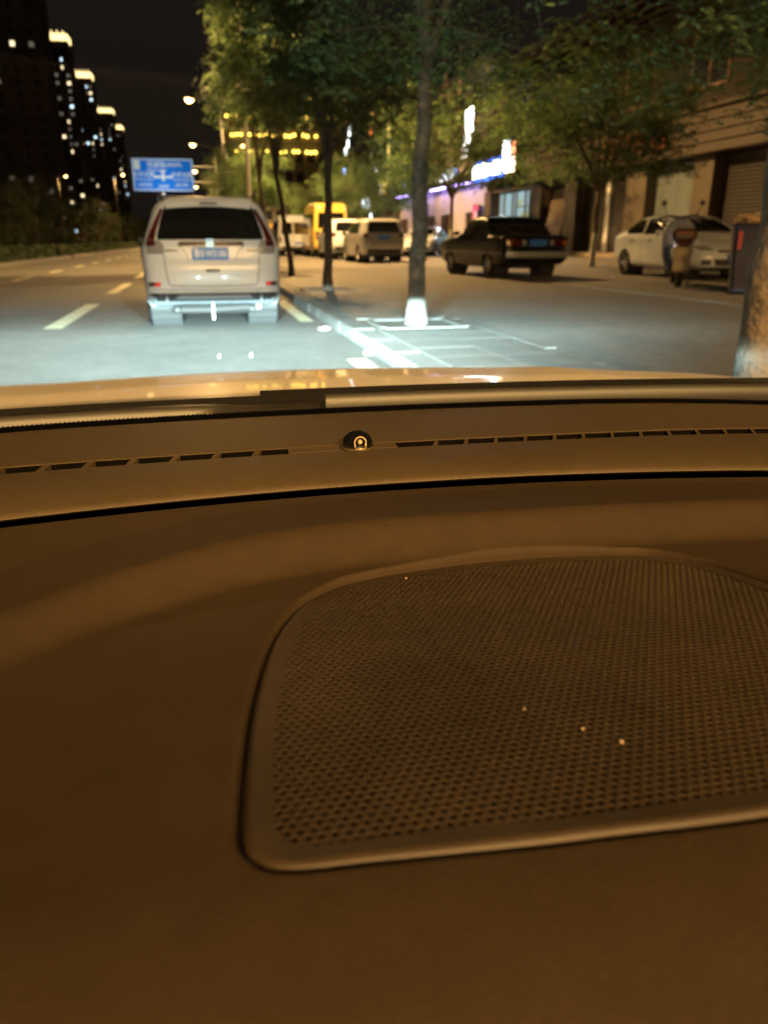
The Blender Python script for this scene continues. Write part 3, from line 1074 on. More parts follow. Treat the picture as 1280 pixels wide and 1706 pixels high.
# ------------------------------------------------------------------ vehicles
class Car:
    """solid built from a side profile (y forward, z up) with rounded edges, tumblehome and cut wheel arches"""

    def __init__(s, prof, W, zb, tumble, wheels, wr, r=.16, rear_bow=.05, front_bow=.10, taper=(.10, .14), n=170):
        s.P = catmull(prof, n, True)
        s.W, s.zb, s.tumble, s.wheels, s.wr, s.r = W, zb, tumble, wheels, wr, r
        s.L = s.P[:, 0].max()
        s.rb, s.fb, s.taper = rear_bow, front_bow, taper
        y0, y1 = s.P[:, 0].min(), s.P[:, 0].max()
        ring_t = [0, .03, .07, .12, .18, .26, .36, .48, .6, .72, .84, .93, 1]
        A, B = s.P, np.roll(s.P, -1, 0)

        def dist(p):
            ab = B - A
            t = np.clip(((p - A) * ab).sum(1) / ((ab * ab).sum(1) + 1e-12), 0, 1)
            return np.sqrt((((A + ab * t[:, None]) - p) ** 2).sum(1).min())
        rows = []
        for t in ring_t:
            row = []
            for p in s.P:
                sp = np.array([np.clip(p[0], y0 + .55, y1 - .6), .62])
                q = p * (1 - t) + sp * t
                row.append((q[0], q[1], s.hw(q[0], q[1], dist(q) if t > 0 else 0.0)))
            rows.append(row)
        mb = MB()
        for sg in (1, -1):
            mb.grid([[s.warp(sg * w, y, z) for y, z, w in row] for row in rows], close_v=True)
        e = rows[0]
        mb.grid([[s.warp(w * k, y, z) for y, z, w in e] for k in np.linspace(-1, 1, 9)], close_v=True)
        bm = bmesh.new()
        vs = [bm.verts.new(v) for v in mb.v]
        for f in mb.f:
            try:
                bm.faces.new([vs[i] for i in f])
            except ValueError:
                pass
        bmesh.ops.remove_doubles(bm, verts=bm.verts, dist=.0008)
        bmesh.ops.recalc_face_normals(bm, faces=bm.faces)
        bm.faces.ensure_lookup_table()
        s.bvh = BVHTree.FromBMesh(bm)
        ra = wr * 1.13
        kill = []
        for f in bm.faces:
            c = f.calc_center_median()
            if abs(c.x) > W * .55:
                for wy in wheels:
                    if math.hypot(c.y - wy, c.z - wr) < ra:
                        kill.append(f)
                        break
        bmesh.ops.delete(bm, geom=kill, context='FACES')
        for v in bm.verts:
            if abs(v.co.x) > W * .55:
                for wy in wheels:
                    d = math.hypot(v.co.y - wy, v.co.z - wr)
                    if abs(d - ra) < .05 and d > .01:
                        v.co.y = wy + (v.co.y - wy) * ra / d
                        v.co.z = wr + (v.co.z - wr) * ra / d
        s.me = bpy.data.meshes.new('body')
        bm.to_mesh(s.me)
        bm.free()
        s.me.polygons.foreach_set('use_smooth', [True] * len(s.me.polygons))
        s.me.set_sharp_from_angle(angle=rad(50))

    def hw(s, y, z, d):
        e0, e1 = y, s.L - y
        w = s.W * (1 - s.taper[0] * max(0, 1 - e0 / .6) ** 2 - s.taper[1] * max(0, 1 - e1 / .8) ** 2)
        if z > s.zb:
            w -= s.tumble * (z - s.zb)
        else:
            w -= .05 * ((s.zb - z) / s.zb) ** 2
        r = s.r
        if d < r:
            w = w - r + math.sqrt(max(0, r * r - (r - d) ** 2))
        return max(w, .05)

    def warp(s, x, y, z):
        q = (x / s.W) ** 2
        e0, e1 = max(0, 1 - y / .8), max(0, 1 - (s.L - y) / .9)
        return (x, y + s.rb * q * e0 - s.fb * q * e1, z - .02 * q * (1 if z > s.zb else 0))

    def cast(s, view, u, v, off):
        o, d = {'rear': ((u, -3, v), (0, 1, 0)), 'front': ((u, s.L + 3, v), (0, -1, 0)), 'right': ((3, u, v), (-1, 0, 0)), 'left': ((-3, u, v), (1, 0, 0)), 'top': ((u, v, 5), (0, 0, -1))}[view]
        h = s.bvh.ray_cast(Vector(o), Vector(d))
        if h[0] is None:
            return None
        return h[0] - Vector(d) * off

    def patch(s, view, rows, name, m, parent, off=.004, nu=8, nv=6):
        """rows = [(v, u0, u1), ...] from bottom to top; conforms to the body"""
        rows = sorted(rows)
        V = np.array([r[0] for r in rows])
        P = []
        for v in np.linspace(V[0], V[-1], nv + 1):
            a = np.interp(v, V, [r[1] for r in rows])
            b = np.interp(v, V, [r[2] for r in rows])
            row = [s.cast(view, u, v, off) for u in np.linspace(a, b, nu + 1)]
            if any(p is None for p in row):
                continue
            P.append(row)
        if len(P) < 2:
            return None
        return MB().grid(P).obj(name, m, parent, True)

    def seam(s, view, pts, name, m, parent, w=.008, off=.003, n=24):
        pl = catmull(pts, n) if len(pts) > 2 else np.array([np.array(pts[0]) * (1 - t) + np.array(pts[1]) * t for t in np.linspace(0, 1, n)])
        A, B = [], []
        for i, p in enumerate(pl):
            d = pl[min(i + 1, n - 1)] - pl[max(i - 1, 0)]
            d = d / (np.linalg.norm(d) + 1e-9)
            nn = np.array([-d[1], d[0]]) * w / 2
            a, b = s.cast(view, *(p + nn), off), s.cast(view, *(p - nn), off)
            if a is None or b is None:
                continue
            A.append(a)
            B.append(b)
        if len(A) > 1:
            return MB().grid([A, B]).obj(name, m, parent)

    def build(s, name, label, cat, loc, rz, paint, group=None):
        t = empty(name, loc, rz)
        t.rotation_euler = (0, 0, rz)
        s.t = t
        b = link('body', s.me, t)
        b.data.materials.append(paint)
        b.location = (0, -s.L / 2, 0)
        s.b = b
        well = MB()
        for wy in s.wheels:
            for sg in (1, -1):
                well.lathe([(s.wr * 1.13, sg * s.W * .93), (s.wr * 1.13, sg * s.W * .5), (.02, sg * s.W * .5)], (0, wy, s.wr), 'x', 20)
        well.box(-s.W * .5, s.W * .5, s.wheels[0], s.wheels[1], .2, .3)
        well.obj('wheel_wells', M['trim'], b)
        tw = .2
        ty = MB().lathe([(s.wr * .62, -tw / 2), (s.wr * .9, -tw / 2), (s.wr, -tw * .36), (s.wr, tw * .36), (s.wr * .9, tw / 2), (s.wr * .62, tw / 2)], (0, 0, 0), 'x', 24).mesh('tyre', M['rubber'], True, 40)
        rm = MB().lathe([(.015, tw * .36), (s.wr * .15, tw * .40), (s.wr * .2, tw * .25)], (0, 0, 0), 'x', 20).lathe([(s.wr * .52, tw * .2), (s.wr * .6, tw * .44), (s.wr * .645, tw * .42), (s.wr * .60, -tw * .3)], (0, 0, 0), 'x', 24)
        for k in range(5):
            a = 2 * math.pi * k / 5
            ca, sa = math.cos(a), math.sin(a)
            rm.add([(tw * .36, ca * r_ - sa * w_, sa * r_ + ca * w_) for r_, w_ in ((.03, -.035), (s.wr * .6, -.028), (s.wr * .6, .028), (.03, .035))], [(0, 1, 2, 3)])
        dk = MB().lathe([(.01, tw * .1), (s.wr * .6, tw * .1)], (0, 0, 0), 'x', 18).mesh('brake_disc', M['trim'])
        rm = rm.mesh('rim', M['rim'])
        for wy in s.wheels:
            for sg in (1, -1):
                w = link('wheel', ty, b)
                w.location = (sg * (s.W - .12), wy, s.wr)
                w.rotation_euler = (random.uniform(0, 6), 0, 0 if sg > 0 else math.pi)
                for nm, me in (('rim', rm), ('brake_disc', dk)):
                    link(nm, me, w)
        tag(t, label, cat, group)
        return t

    def plate(s, view, u, v, m, text=None, w=.44, h=.14, off=.012):
        p = s.cast(view, u, v, off)
        pl = MB().box(-w / 2, w / 2, -.004, .004, -h / 2, h / 2, .002).obj('number_plate', m, s.b)
        pl.location = p
        if view == 'front':
            pl.rotation_euler = (0, 0, math.pi)
        if text:
            me = text_mesh(text, h * .80, M['plate_white'] if m is M['plate_blue'] else M['trim'], .0015)
            xs_ = [v_.co.x for v_ in me.vertices]
            k = (w * .90) / (max(xs_) - min(xs_))
            o = link('plate_lettering', me, pl)
            o.rotation_euler = (rad(90), 0, 0)
            o.scale = (k, 1, 1)
            o.location = (-(max(xs_) + min(xs_)) / 2 * k, -.0065, 0)
        return pl


def lr(rows):
    """mirror rows"""
    return [(v, -b, -a) for v, a, b in rows]


SUV = [(.06, .40), (.0, .52), (-.01, .64), (.0, .80), (.035, .90), (.05, 1.02), (.075, 1.12), (.14, 1.24), (.27, 1.50), (.30, 1.585), (.40, 1.625), (.8, 1.66), (1.4, 1.675), (2.1, 1.64), (2.55, 1.53), (3.1, 1.2), (3.35, 1.12), (3.9, 1.04), (4.25, .95), (4.45, .80), (4.52, .62), (4.5, .42), (4.35, .28), (3.3, .22), (1.8, .22), (.7, .25), (.25, .32)]
suv = Car(SUV, .91, 1.03, .42, (.92, 3.55), .345, r=.14)
suv.build('suv', 'white SUV with blue number plate stopped straight ahead', 'suv', (.13, 12.85, 0), 0, M['white_paint'])
b = suv.b
suv.patch('rear', [(1.125, -.66, .66), (1.16, -.67, .67), (1.40, -.60, .60), (1.535, -.545, .545)], 'rear_window', M['tint_glass'], b, .005, 14, 10)
for sg in (1, -1):
    f = (lambda r: r) if sg > 0 else lr
    suv.patch('rear', f([(.955, .60, .80), (1.0, .585, .815), (1.07, .60, .815), (1.12, .64, .80)]), 'tail_lamp', M['clear_lens'], b, .012, 6, 6)
    suv.patch('rear', f([(1.12, .70, .80), (1.22, .675, .755), (1.38, .615, .675), (1.50, .565, .605)]), 'tail_lamp', M['red_lens'], b, .012, 4, 8)
    suv.patch('rear', f([(1.05, .70, .81), (1.115, .70, .80)]), 'tail_lamp_red', M['red_lens'], b, .016, 4, 3)
    suv.patch('rear', f([(.555, .67, .82), (.61, .665, .82)]), 'reflector_housing', M['red_lens'], b, .006, 5, 2)
    suv.patch('rear', f([(.56, .67, .735), (.605, .67, .735)]), 'reflector', M['red_reflector'], b, .011, 4, 2)
    suv.seam('rear', [(sg * .60, .95), (sg * .585, .75), (sg * .56, .60), (sg * .50, .565)], 'tailgate_seam', M['trim'], b, .010)
    v_ = 'right' if sg > 0 else 'left'
    suv.patch(v_, [(1.10, .75, 3.05), (1.25, .72, 2.85), (1.42, .62, 2.55), (1.50, .75, 2.38)], 'side_window', M['tint_glass'], b, .004, 16, 6)
    suv.patch(v_, [(.25, .5, 4.0), (.36, 1.35, 3.1)], 'sill_cladding', M['trim'], b, .004, 10, 3)
    # door mirrors
    mr_ = MB().box(-.10, .10, -.06, .06, -.07, .08, .03).obj('door_mirror', M['trim'], b)
    mr_.location = (sg * 1.02, 2.95, 1.10)
    rl = MB().tube([(sg * .60, .62, 1.655), (sg * .62, .8, 1.695), (sg * .63, 2.0, 1.70), (sg * .63, 2.25, 1.64)], .017, 6).obj('roof_rail', M['trim'], b, True)
    suv.patch('rear', f([(.30, .0, .80), (.40, .0, .84), (.475, .0, .86)]) if False else f([(.36, .62, .86), (.475, .60, .87)]), 'bumper_cladding', M['trim'], b, .006, 6, 3)
    suv.seam('rear', [(sg * .40, 1.05), (sg * .33, .97), (sg * .30, .88)], 'tailgate_crease', M['silver_trim'], b, .012, .004)
suv.seam('rear', [(-.5, .565), (0, .56), (.5, .565)], 'tailgate_seam', M['trim'], b, .010)
suv.seam('rear', [(-.82, .52), (0, .515), (.82, .52)], 'bumper_seam', M['trim'], b, .008)
suv.patch('rear', [(.36, -.60, .60), (.475, -.60, .60)], 'lower_bumper', M['trim'], b, .006, 10, 3)
suv.patch('rear', [(.40, -.50, .50), (.455, -.44, .44)], 'skid_plate', M['silver_trim'], b, .018, 12, 3)
suv.patch('rear', [(1.05, -.42, .42), (1.10, -.40, .40)], 'chrome_strip', M['chrome'], b, .022, 12, 3)
em = MB()
for x0, x1, z0, z1 in ((-.055, -.038, -.05, .05), (.038, .055, -.05, .05), (-.055, .055, .05, .064), (-.055, .055, -.064, -.05), (-.026, -.012, -.04, .04), (.012, .026, -.04, .04), (-.012, .012, -.008, .008)):
    em.box(x0, x1, -.012, .004, z0, z1)
o = em.obj('emblem', M['chrome'], b)
o.location = suv.cast('rear', -.02, 1.085, .024)
o.scale = (.75, 1, .75)
for x in (-.50, .52):
    suv.patch('rear', [(.985, x - .075, x + .075), (1.005, x - .075, x + .075)], 'badge', M['chrome'], b, .010, 4, 1)
suv.patch('rear', [(.735, -.09, .09), (.765, -.09, .09)], 'tailgate_handle', M['trim'], b, .008, 4, 1)
suv.plate('rear', -.02, .955, M['plate_blue'], '鲁B·W5186', .46, .15, .016)
sp = MB()
for i, x in enumerate(np.linspace(-.56, .56, 13)):
    pass
suv.patch('top', [(.27, -.53, .53), (.42, -.56, .56)], 'spoiler', M['white_paint'], b, .028, 10, 3)
suv.patch('rear', [(1.555, -.11, .11), (1.575, -.11, .11)], 'brake_light', M['red_lens'], b, .01, 4, 1)
ub = MB().box(-.55, .55, .22, .42, .20, .30, .03).tube([(-.45, .10, .27), (-.1, .16, .26), (.45, .2, .28)], .05, 8)
ub.obj('silencer', M['trim'], b)
MB().box(-.04, -.02, .10, .12, .13, .34, .003).obj('earth_strap', M['plate_white'], b)
MB().tube([(.56, .02, .29), (.56, .3, .29)], .03, 10).obj('exhaust_pipe', M['chrome'], b)
# wiper, antenna
MB().tube([(-.02, .12, 1.15), (.12, .14, 1.17), (.36, .15, 1.165)], .008, 5).obj('rear_wiper', M['trim'], b)
MB().tube([(0, .75, 1.67), (0, .68, 1.70), (0, .55, 1.76)], [.02, .012, .004], 6).obj('antenna', M['trim'], b)

# --- black boxy saloon
SAL = [(.03, .42), (-.01, .52), (.0, .66), (.02, .82), (.05, .925), (.12, .955), (.5, .965), (.88, .985), (1.0, 1.06), (1.28, 1.30), (1.42, 1.375), (1.7, 1.405), (2.2, 1.405), (2.45, 1.37), (2.65, 1.25), (3.0, 1.01), (3.12, .97), (3.6, .93), (4.25, .86), (4.42, .78), (4.46, .62), (4.45, .45), (4.3, .30), (3.4, .24), (1.8, .24), (.7, .26), (.25, .32)]
sal = Car(SAL, .85, .93, .30, (.98, 3.53), .30, r=.10, rear_bow=.04, front_bow=.06, taper=(.05, .06))
sal.build('saloon', 'black boxy saloon standing across the side street before the lit shop', 'car', (7.42, 19.6, .270), rad(3), M['black_paint'])
b = sal.b
sal.patch('rear', [(1.03, -.60, .60), (1.30, -.50, .50)], 'rear_window', M['tint_glass'], b, .006, 10, 8)
sal.patch('front', [(1.04, -.62, .62), (1.32, -.52, .52)], 'windscreen', M['tint_glass'], b, .006, 10, 8)
for sg in (1, -1):
    f = (lambda r: r) if sg > 0 else lr
    v_ = 'right' if sg > 0 else 'left'
    sal.patch('rear', f([(.73, .40, .76), (.86, .40, .765)]), 'tail_lamp', M['red_lens'], b, .008, 6, 4)
    sal.patch('rear', f([(.735, .63, .77), (.855, .63, .77)]), 'tail_lamp', M['amber_lens'], b, .012, 4, 3)
    sal.patch('rear', f([(.735, .30, .395), (.855, .30, .395)]), 'reversing_lamp', M['clear_lens'], b, .01, 3, 3)
    for rows in ([(.98, 1.02, 1.75), (1.05, 1.08, 1.75), (1.30, 1.36, 1.75)], [(.98, 1.80, 2.95), (1.15, 1.80, 2.70), (1.30, 1.80, 2.45)]):
        sal.patch(v_, rows, 'side_window', M['tint_glass'], b, .006, 8, 6)
    sal.seam(v_, [(.15, .56), (2.2, .56), (4.3, .56)], 'side_moulding', M['steel'], b, .05, .006, 30)
    sal.seam(v_, [(1.78, .30), (1.77, .60), (1.77, .95)], 'door_seam', M['rubber'], b, .012, .003)
    sal.patch('front', f([(.66, .36, .70), (.80, .36, .70)]), 'headlamp', M['clear_lens'], b, .008, 5, 3)
    mr_ = MB().box(-.08, .08, -.05, .05, -.05, .06, .025).obj('door_mirror', M['trim'], b)
    mr_.location = (sg * .93, 2.85, 1.01)
sal.patch('rear', [(.47, -.78, .78), (.60, -.78, .78)], 'bumper', M['steel'], b, .03, 12, 3)
sal.plate('rear', 0, .79, M['plate_blue'], None, .44, .14, .016)
sal.patch('rear', [(.665, .55, .75), (.685, .55, .75)], 'badge', M['chrome'], b, .008, 3, 1)

# --- white modern saloon
MOD = [(.04, .42), (-.01, .55), (.0, .70), (.04, .90), (.10, 1.03), (.35, 1.09), (.62, 1.14), (1.1, 1.34), (1.45, 1.435), (2.0, 1.475), (2.45, 1.43), (2.95, 1.24), (3.4, 1.03), (3.7, .96), (4.15, .86), (4.42, .73), (4.55, .60), (4.58, .45), (4.45, .28), (3.4, .22), (1.8, .22), (.7, .24), (.25, .30)]


def modern(name, label, loc, rz, paint, full=True, group=None):
    c = Car(MOD, .885, .98, .36, (.93, 3.62), .315, r=.16, front_bow=.16, taper=(.10, .12), n=150)
    c.build(name, label, 'car', loc, rz, paint, group)
    b = c.b
    c.patch('front', [(1.06, -.62, .62), (1.15, -.62, .62), (1.36, -.50, .50)], 'windscreen', M['tint_glass'], b, .006, 12, 8)
    c.patch('rear', [(1.15, -.58, .58), (1.38, -.48, .48)], 'rear_window', M['tint_glass'], b, .006, 10, 6)
    for sg in (1, -1):
        f = (lambda r: r) if sg > 0 else lr
        v_ = 'right' if sg > 0 else 'left'
        for rows in ([(1.03, 1.0, 1.82), (1.12, .82, 1.82), (1.25, 1.05, 1.82), (1.36, 1.40, 1.82)], [(1.01, 1.87, 3.2), (1.15, 1.87, 2.98), (1.30, 1.87, 2.62), (1.375, 1.87, 2.35)]):
            c.patch(v_, rows, 'side_window', M['tint_glass'], b, .006, 8, 6)
        c.seam(v_, [(1.85, .30), (1.84, .6), (1.84, 1.0)], 'door_seam', M['rubber'], b, .010, .003)
        c.seam(v_, [(3.05, .30), (3.08, .6), (3.0, 1.0)], 'door_seam', M['rubber'], b, .010, .003)
        c.seam(v_, [(.95, .30 + .42), (.88, .85), (.9, 1.0)], 'door_seam', M['rubber'], b, .010, .003)
        for y in (1.25, 2.15):
            c.patch(v_, [(.86, y, y + .2), (.885, y, y + .2)], 'door_handle', M['chrome'], b, .02, 4, 1)
        c.patch('front', f([(.66, .50, .74), (.70, .46, .80), (.76, .62, .80)]), 'headlamp', M['clear_lens'], b, .010, 6, 4)
        c.patch('front', f([(.36, .54, .72), (.46, .54, .74)]), 'fog_lamp', M['trim'], b, .006, 4, 3)
        c.patch('rear', f([(.82, .45, .74), (.96, .50, .76)]), 'tail_lamp', M['red_lens'], b, .010, 6, 4)
        mr_ = MB().box(-.10, .10, -.05, .06, -.06, .07, .03).obj('door_mirror', paint, b)
        mr_.location = (sg * 1.0, 2.95, 1.03)
    c.patch('front', [(.30, -.42, .42), (.48, -.50, .50)], 'lower_grille', M['trim'], b, .006, 8, 4)
    c.patch('front', [(.62, -.38, .38), (.67, -.40, .40)], 'upper_grille', M['chrome'], b, .008, 8, 2)
    c.plate('front', 0, .52, M['plate_blue'], None, .44, .14, .016)
    c.plate('rear', 0, .72, M['plate_blue'], None, .44, .14, .016)
    return c


modern('saloon', 'parked white saloon facing us behind the scooter and dark bin', (10.85, 16.75, .305), rad(180 - 4), M['white_paint']).t.scale = (.94, .94, .93)
modern('saloon', 'small white saloon in the violet light, left of the black saloon', (11.6, 41.5, .32), rad(150), M['white_paint'])

# --- row of vehicles along the side street
sv = Car(SUV, .90, 1.05, .24, (.92, 3.55), .345, r=.15, n=120)
sv.build('suv', 'silver-white SUV, last in the row of vehicles behind the stout tree', 'suv', (6.95, 33.2, .27), rad(1), M['silver_paint'], 'vehicles queued along the side street')


def dress_suv(c, plate=True):
    b = c.b
    c.patch('rear', [(1.14, -.66, .66), (1.40, -.60, .60), (1.53, -.53, .53)], 'rear_window', M['tint_glass'], b, .006, 10, 6)
    for sg in (1, -1):
        f = (lambda r: r) if sg > 0 else lr
        v_ = 'right' if sg > 0 else 'left'
        c.patch('rear', f([(.95, .62, .80), (1.10, .64, .80)]), 'tail_lamp', M['red_lens'], b, .012, 5, 4)
        c.patch(v_, [(1.10, .75, 3.05), (1.25, .72, 2.85), (1.50, .75, 2.38)], 'side_window', M['tint_glass'], b, .004, 14, 6)
        mr_ = MB().box(-.10, .10, -.06, .06, -.07, .08, .03).obj('door_mirror', M['trim'], b)
        mr_.location = (sg * 1.02, 2.95, 1.10)
    c.patch('rear', [(.33, -.80, .80), (.52, -.84, .84)], 'bumper_cladding', M['trim'], b, .008, 10, 3)
    c.plate('rear', 0, .95, M['plate_blue'], None, .44, .14, .016)


dress_suv(sv)
sv2 = Car(SUV, .90, 1.05, .24, (.92, 3.55), .345, r=.15, n=120)
sv2.build('suv', 'white people carrier with bright flank, just ahead of the silver-white SUV', 'suv', (6.72, 39.5, .265), rad(1), M['white_paint'], 'vehicles queued along the side street')
sv2.t.scale = (1, 1, 1.08)
dress_suv(sv2)
VAN = [(.05, .40), (.0, .52), (-.01, .8), (.0, 1.3), (.05, 1.9), (.10, 2.28), (.22, 2.42), (.6, 2.47), (2.5, 2.48), (3.6, 2.44), (4.0, 2.30), (4.5, 1.65), (4.7, 1.38), (5.15, 1.18), (5.35, .95), (5.4, .60), (5.3, .36), (4.0, .28), (2, .28), (.7, .30), (.25, .34)]


def van(name, label, loc, rz, paint, H=1.0, W=.95):
    c = Car(VAN, W, 1.2, .10, (1.0, 4.2), .34, r=.12, rear_bow=.03, taper=(.03, .12), n=130)
    c.build(name, label, 'van', loc, rz, paint, 'vehicles queued along the side street')
    c.t.scale = (1, 1, H)
    b = c.b
    for sg in (1, -1):
        f = (lambda r: r) if sg > 0 else lr
        v_ = 'right' if sg > 0 else 'left'
        c.patch('rear', f([(1.30, .05, .74), (2.02, .05, .68)]), 'rear_window', M['tint_glass'], b, .008, 6, 6)
        c.patch('rear', f([(.78, .74, .86), (1.18, .74, .86)]), 'tail_lamp', M['red_lens'], b, .010, 3, 5)
        c.patch(v_, [(1.35, .4, 4.4), (2.0, .45, 3.95)], 'side_window', M['tint_glass'], b, .006, 16, 5)
        mr_ = MB().box(-.09, .09, -.05, .05, -.14, .14, .03).obj('door_mirror', M['trim'], b)
        mr_.location = (sg * 1.06, 4.35, 1.5)
    c.seam('rear', [(0, .6), (0, 1.4), (0, 2.2)], 'door_seam', M['rubber'], b, .02, .004)
    c.patch('rear', [(.40, -.88, .88), (.54, -.88, .88)], 'bumper', M['trim'], b, .02, 8, 2)
    c.plate('rear', .3, .75, M['plate_blue'], None, .44, .14, .016)
    return c


van('minibus', 'tall yellow minibus above the other vehicles in the row', (6.75, 45.5, .265), rad(1), M['yellow_paint'], 1.10)
van('van', 'white van with lit flank partly behind the slim second tree', (5.6, 53.0, .225), rad(0), M['white_paint'], .95)
van('van', 'smaller yellow van between the second and third street trees', (6.3, 64.0, .25), rad(1), M['yellow_paint'], .82, .85)
van('van', 'farthest yellowish van beyond the left-leaning tree', (7.4, 88.0, .28), rad(2), M['yellow_paint'], .95)
c = Car(MOD, .885, .98, .36, (.93, 3.62), .315, r=.16, n=110)
c.build('saloon', 'dark saloon between the far yellow vans', 'car', (6.4, 74.0, .255), rad(3), M['black_paint'], 'vehicles queued along the side street')
c.patch('rear', [(1.15, -.58, .58), (1.38, -.48, .48)], 'rear_window', M['tint_glass'], c.b, .006, 8, 5)
for sg in (1, -1):
    c.patch('rear', [(.82, .45, .74), (.96, .50, .76)] if sg > 0 else lr([(.82, .45, .74), (.96, .50, .76)]), 'tail_lamp', M['red_lens'], c.b, .010, 5, 3)

# yellow barrier block beside the black saloon
M['barrier'] = mat('barrier', (.75, .48, .06), .5, var=[(4, .15)])
t = empty('barrier', (9.0, 33.2, .28))
MB().prism([(-.28, 0), (.28, 0), (.24, .12), (.14, .2), (.10, .78), (-.10, .78), (-.14, .2), (-.24, .12)], 'y', -.5, .5).obj('block', M['barrier'], t)
MB().box(-.105, .105, -.502, -.505 + .5, .5, .62).obj('white_band', M['plate_white'], t)
tag(t, 'small yellow barrier block at the nose of the black saloon', 'barrier')

# ------------------------------------------------------------------ scooter, seen from behind
M['scooter'] = mat('scooter', (.04, .035, .045), .2, coat=.8)
M['scooter_side'] = mat('scooter_side', (.25, .28, .36), .25, coat=.8)
M['brown_case'] = mat('brown_case', (.06, .03, .016), .3, coat=.5)
M['beige'] = mat('beige', (.26, .19, .10), .5)
t = empty('scooter', (8.62, 13.35, .290), rad(-29))
t.scale = (1.12, 1.12, 1.15)
tyre = [(.14, -.05), (.19, -.055), (.225, -.03), (.225, .03), (.19, .055), (.14, .05)]
for y in (-.05, 1.2):
    w = MB().lathe(tyre, (0, 0, 0), 'x', 22).obj('wheel', M['rubber'], t, True)
    w.location = (0, y, .225)
    MB().lathe([(.01, -.03), (.14, -.04), (.14, .04), (.01, .03)], (0, 0, 0), 'x', 18).obj('rim', M['rim'], w)
body = [(.0, [(-.10, .42), (-.14, .55), (-.13, .70), (-.09, .74), (.09, .74), (.13, .70), (.14, .55), (.10, .42)]),
        (-.12, [(-.08, .48), (-.12, .56), (-.11, .68), (-.08, .71), (.08, .71), (.11, .68), (.12, .56), (.08, .48)]),
        ]
rings = []
for y, s_, zc in ((-.22, .55, .64), (-.10, .85, .60), (.15, 1.0, .56), (.45, .95, .52), (.62, .8, .46)):
    rings.append([(.155 * s_ * math.cos(a), y, zc + .16 * s_ * math.sin(a)) for a in np.linspace(0, 2 * math.pi, 14, endpoint=False)])
MB().grid(rings, close_v=True).obj('rear_body', M['scooter_side'], t, True)
MB().box(-.17, .17, .5, .95, .26, .33, .03).obj('footboard', M['scooter'], t)
rings = []
for z, w_, y in ((.3, .20, .98), (.5, .26, 1.0), (.75, .28, 1.02), (.95, .24, .99), (1.06, .12, .94)):
    rings.append([(w_ * math.cos(a), y + .07 * math.sin(a), z) for a in np.linspace(0, 2 * math.pi, 14, endpoint=False)])
MB().grid(rings, close_v=True).obj('leg_shield', M['scooter_side'], t, True)
seat = []
for y, w_, z in ((-.2, .10, .76), (-.05, .145, .79), (.2, .15, .77), (.45, .11, .74), (.55, .06, .72)):
    seat.append([(w_ * math.cos(a), y, z + .05 * math.sin(a)) for a in np.linspace(0, 2 * math.pi, 12, endpoint=False)])
MB().grid(seat, close_v=True).obj('seat', M['scooter'], t, True)
cs = MB().box(-.185, .185, -.36, -.05, .70, .90, .05).obj('top_case', M['brown_case'], t)
MB().box(-.13, .13, -.367, -.361, .82, .845).obj('reflector_strip', M['amber_lens'], cs)
MB().box(-.13, .13, -.30, -.18, .66, .72, .02).obj('tail_lamp', M['red_lens'], t)
mg = MB().prism([(-.30, .24), (-.34, .28), (-.33, .60), (-.26, .63), (-.24, .60), (-.29, .30)], 'x', -.13, .13).obj('mudguard', M['beige'], t)
MB().box(-.11, .11, -.352, -.345, .42, .56).obj('number_plate', M['beige'], mg)
MB().tube([(-.40, .90, 1.05), (-.22, .97, 1.11), (0, 1.0, 1.07), (.22, .97, 1.11), (.40, .90, 1.05)], .02, 8).obj('handlebar', M['scooter'], t, True)
for sg in (1, -1):
    MB().tube([(sg * .24, .96, 1.06), (sg * .27, .97, 1.20), (sg * .31, .95, 1.27)], .007, 6).obj('mirror_stem', M['chrome'], t)
    m_ = MB().lathe([(.005, -.012), (.042, -.01), (.046, 0), (.042, .01), (.005, .012)], (0, 0, 0), 'y', 16).obj('mirror', M['scooter'], t, True)
    m_.location = (sg * .31, .95, 1.31)
    MB().box(sg * .26 - .06, sg * .26 + .06, .93, .965, 1.0, 1.045, .01).obj('brake_lever', M['chrome'], t)
MB().tube([(.10, .12, .28), (.13, .0, .15), (.16, -.05, .01)], .012, 6).obj('stand', M['chrome'], t)
MB().tube([(.11, .02, .28), (.12, -.30, .30)], [.03, .045], 10).obj('exhaust', M['chrome'], t, True)
tag(t, 'scooter with beige mudguard parked in front of the white saloon, seen from behind', 'scooter')

# ------------------------------------------------------------------ dark bin heaped with rubbish
M['bin'] = mat('bin', (.018, .019, .048), .5, var=[(3, .2)])
M['bin_red'] = mat('bin_red', (.45, .04, .05), .45)
t = empty('rubbish_bin', (8.72, 11.45, .28), rad(-32))
sh = MB()
R0 = [(-.36, -.33), (.36, -.33), (.36, .33), (-.36, .33)]
ringz = [(0.06, .86), (.5, .94), (1.0, 1.02), (1.05, 1.05)]
P = []
for z, s_ in ringz:
    ring = []
    for k in range(4):
        a, c_ = np.array(R0[k]), np.array(R0[(k + 1) % 4])
        for q in np.linspace(.06, .94, 5):
            p = (a * (1 - q) + c_ * q) * s_
            ring.append((p[0], p[1], z))
    P.append(ring)
sh.grid(P, close_v=True)
sh.obj('shell', M['bin'], t, True, 40)
MB().box(-.40, .40, -.37, .37, 1.045, 1.085, .015).obj('rim', M['bin'], t)
for x in (-.26, .26):
    w = MB().lathe([(.02, -.03), (.08, -.03), (.08, .03), (.02, .03)], (0, 0, 0), 'x', 14).obj('wheel', M['rubber'], t, True)
    w.location = (x, .28, .08)
for sx in (-.3, .3):
    MB().box(sx - .04, sx + .04, -.3, -.2, 0, .07).obj('foot', M['rubber'], t)
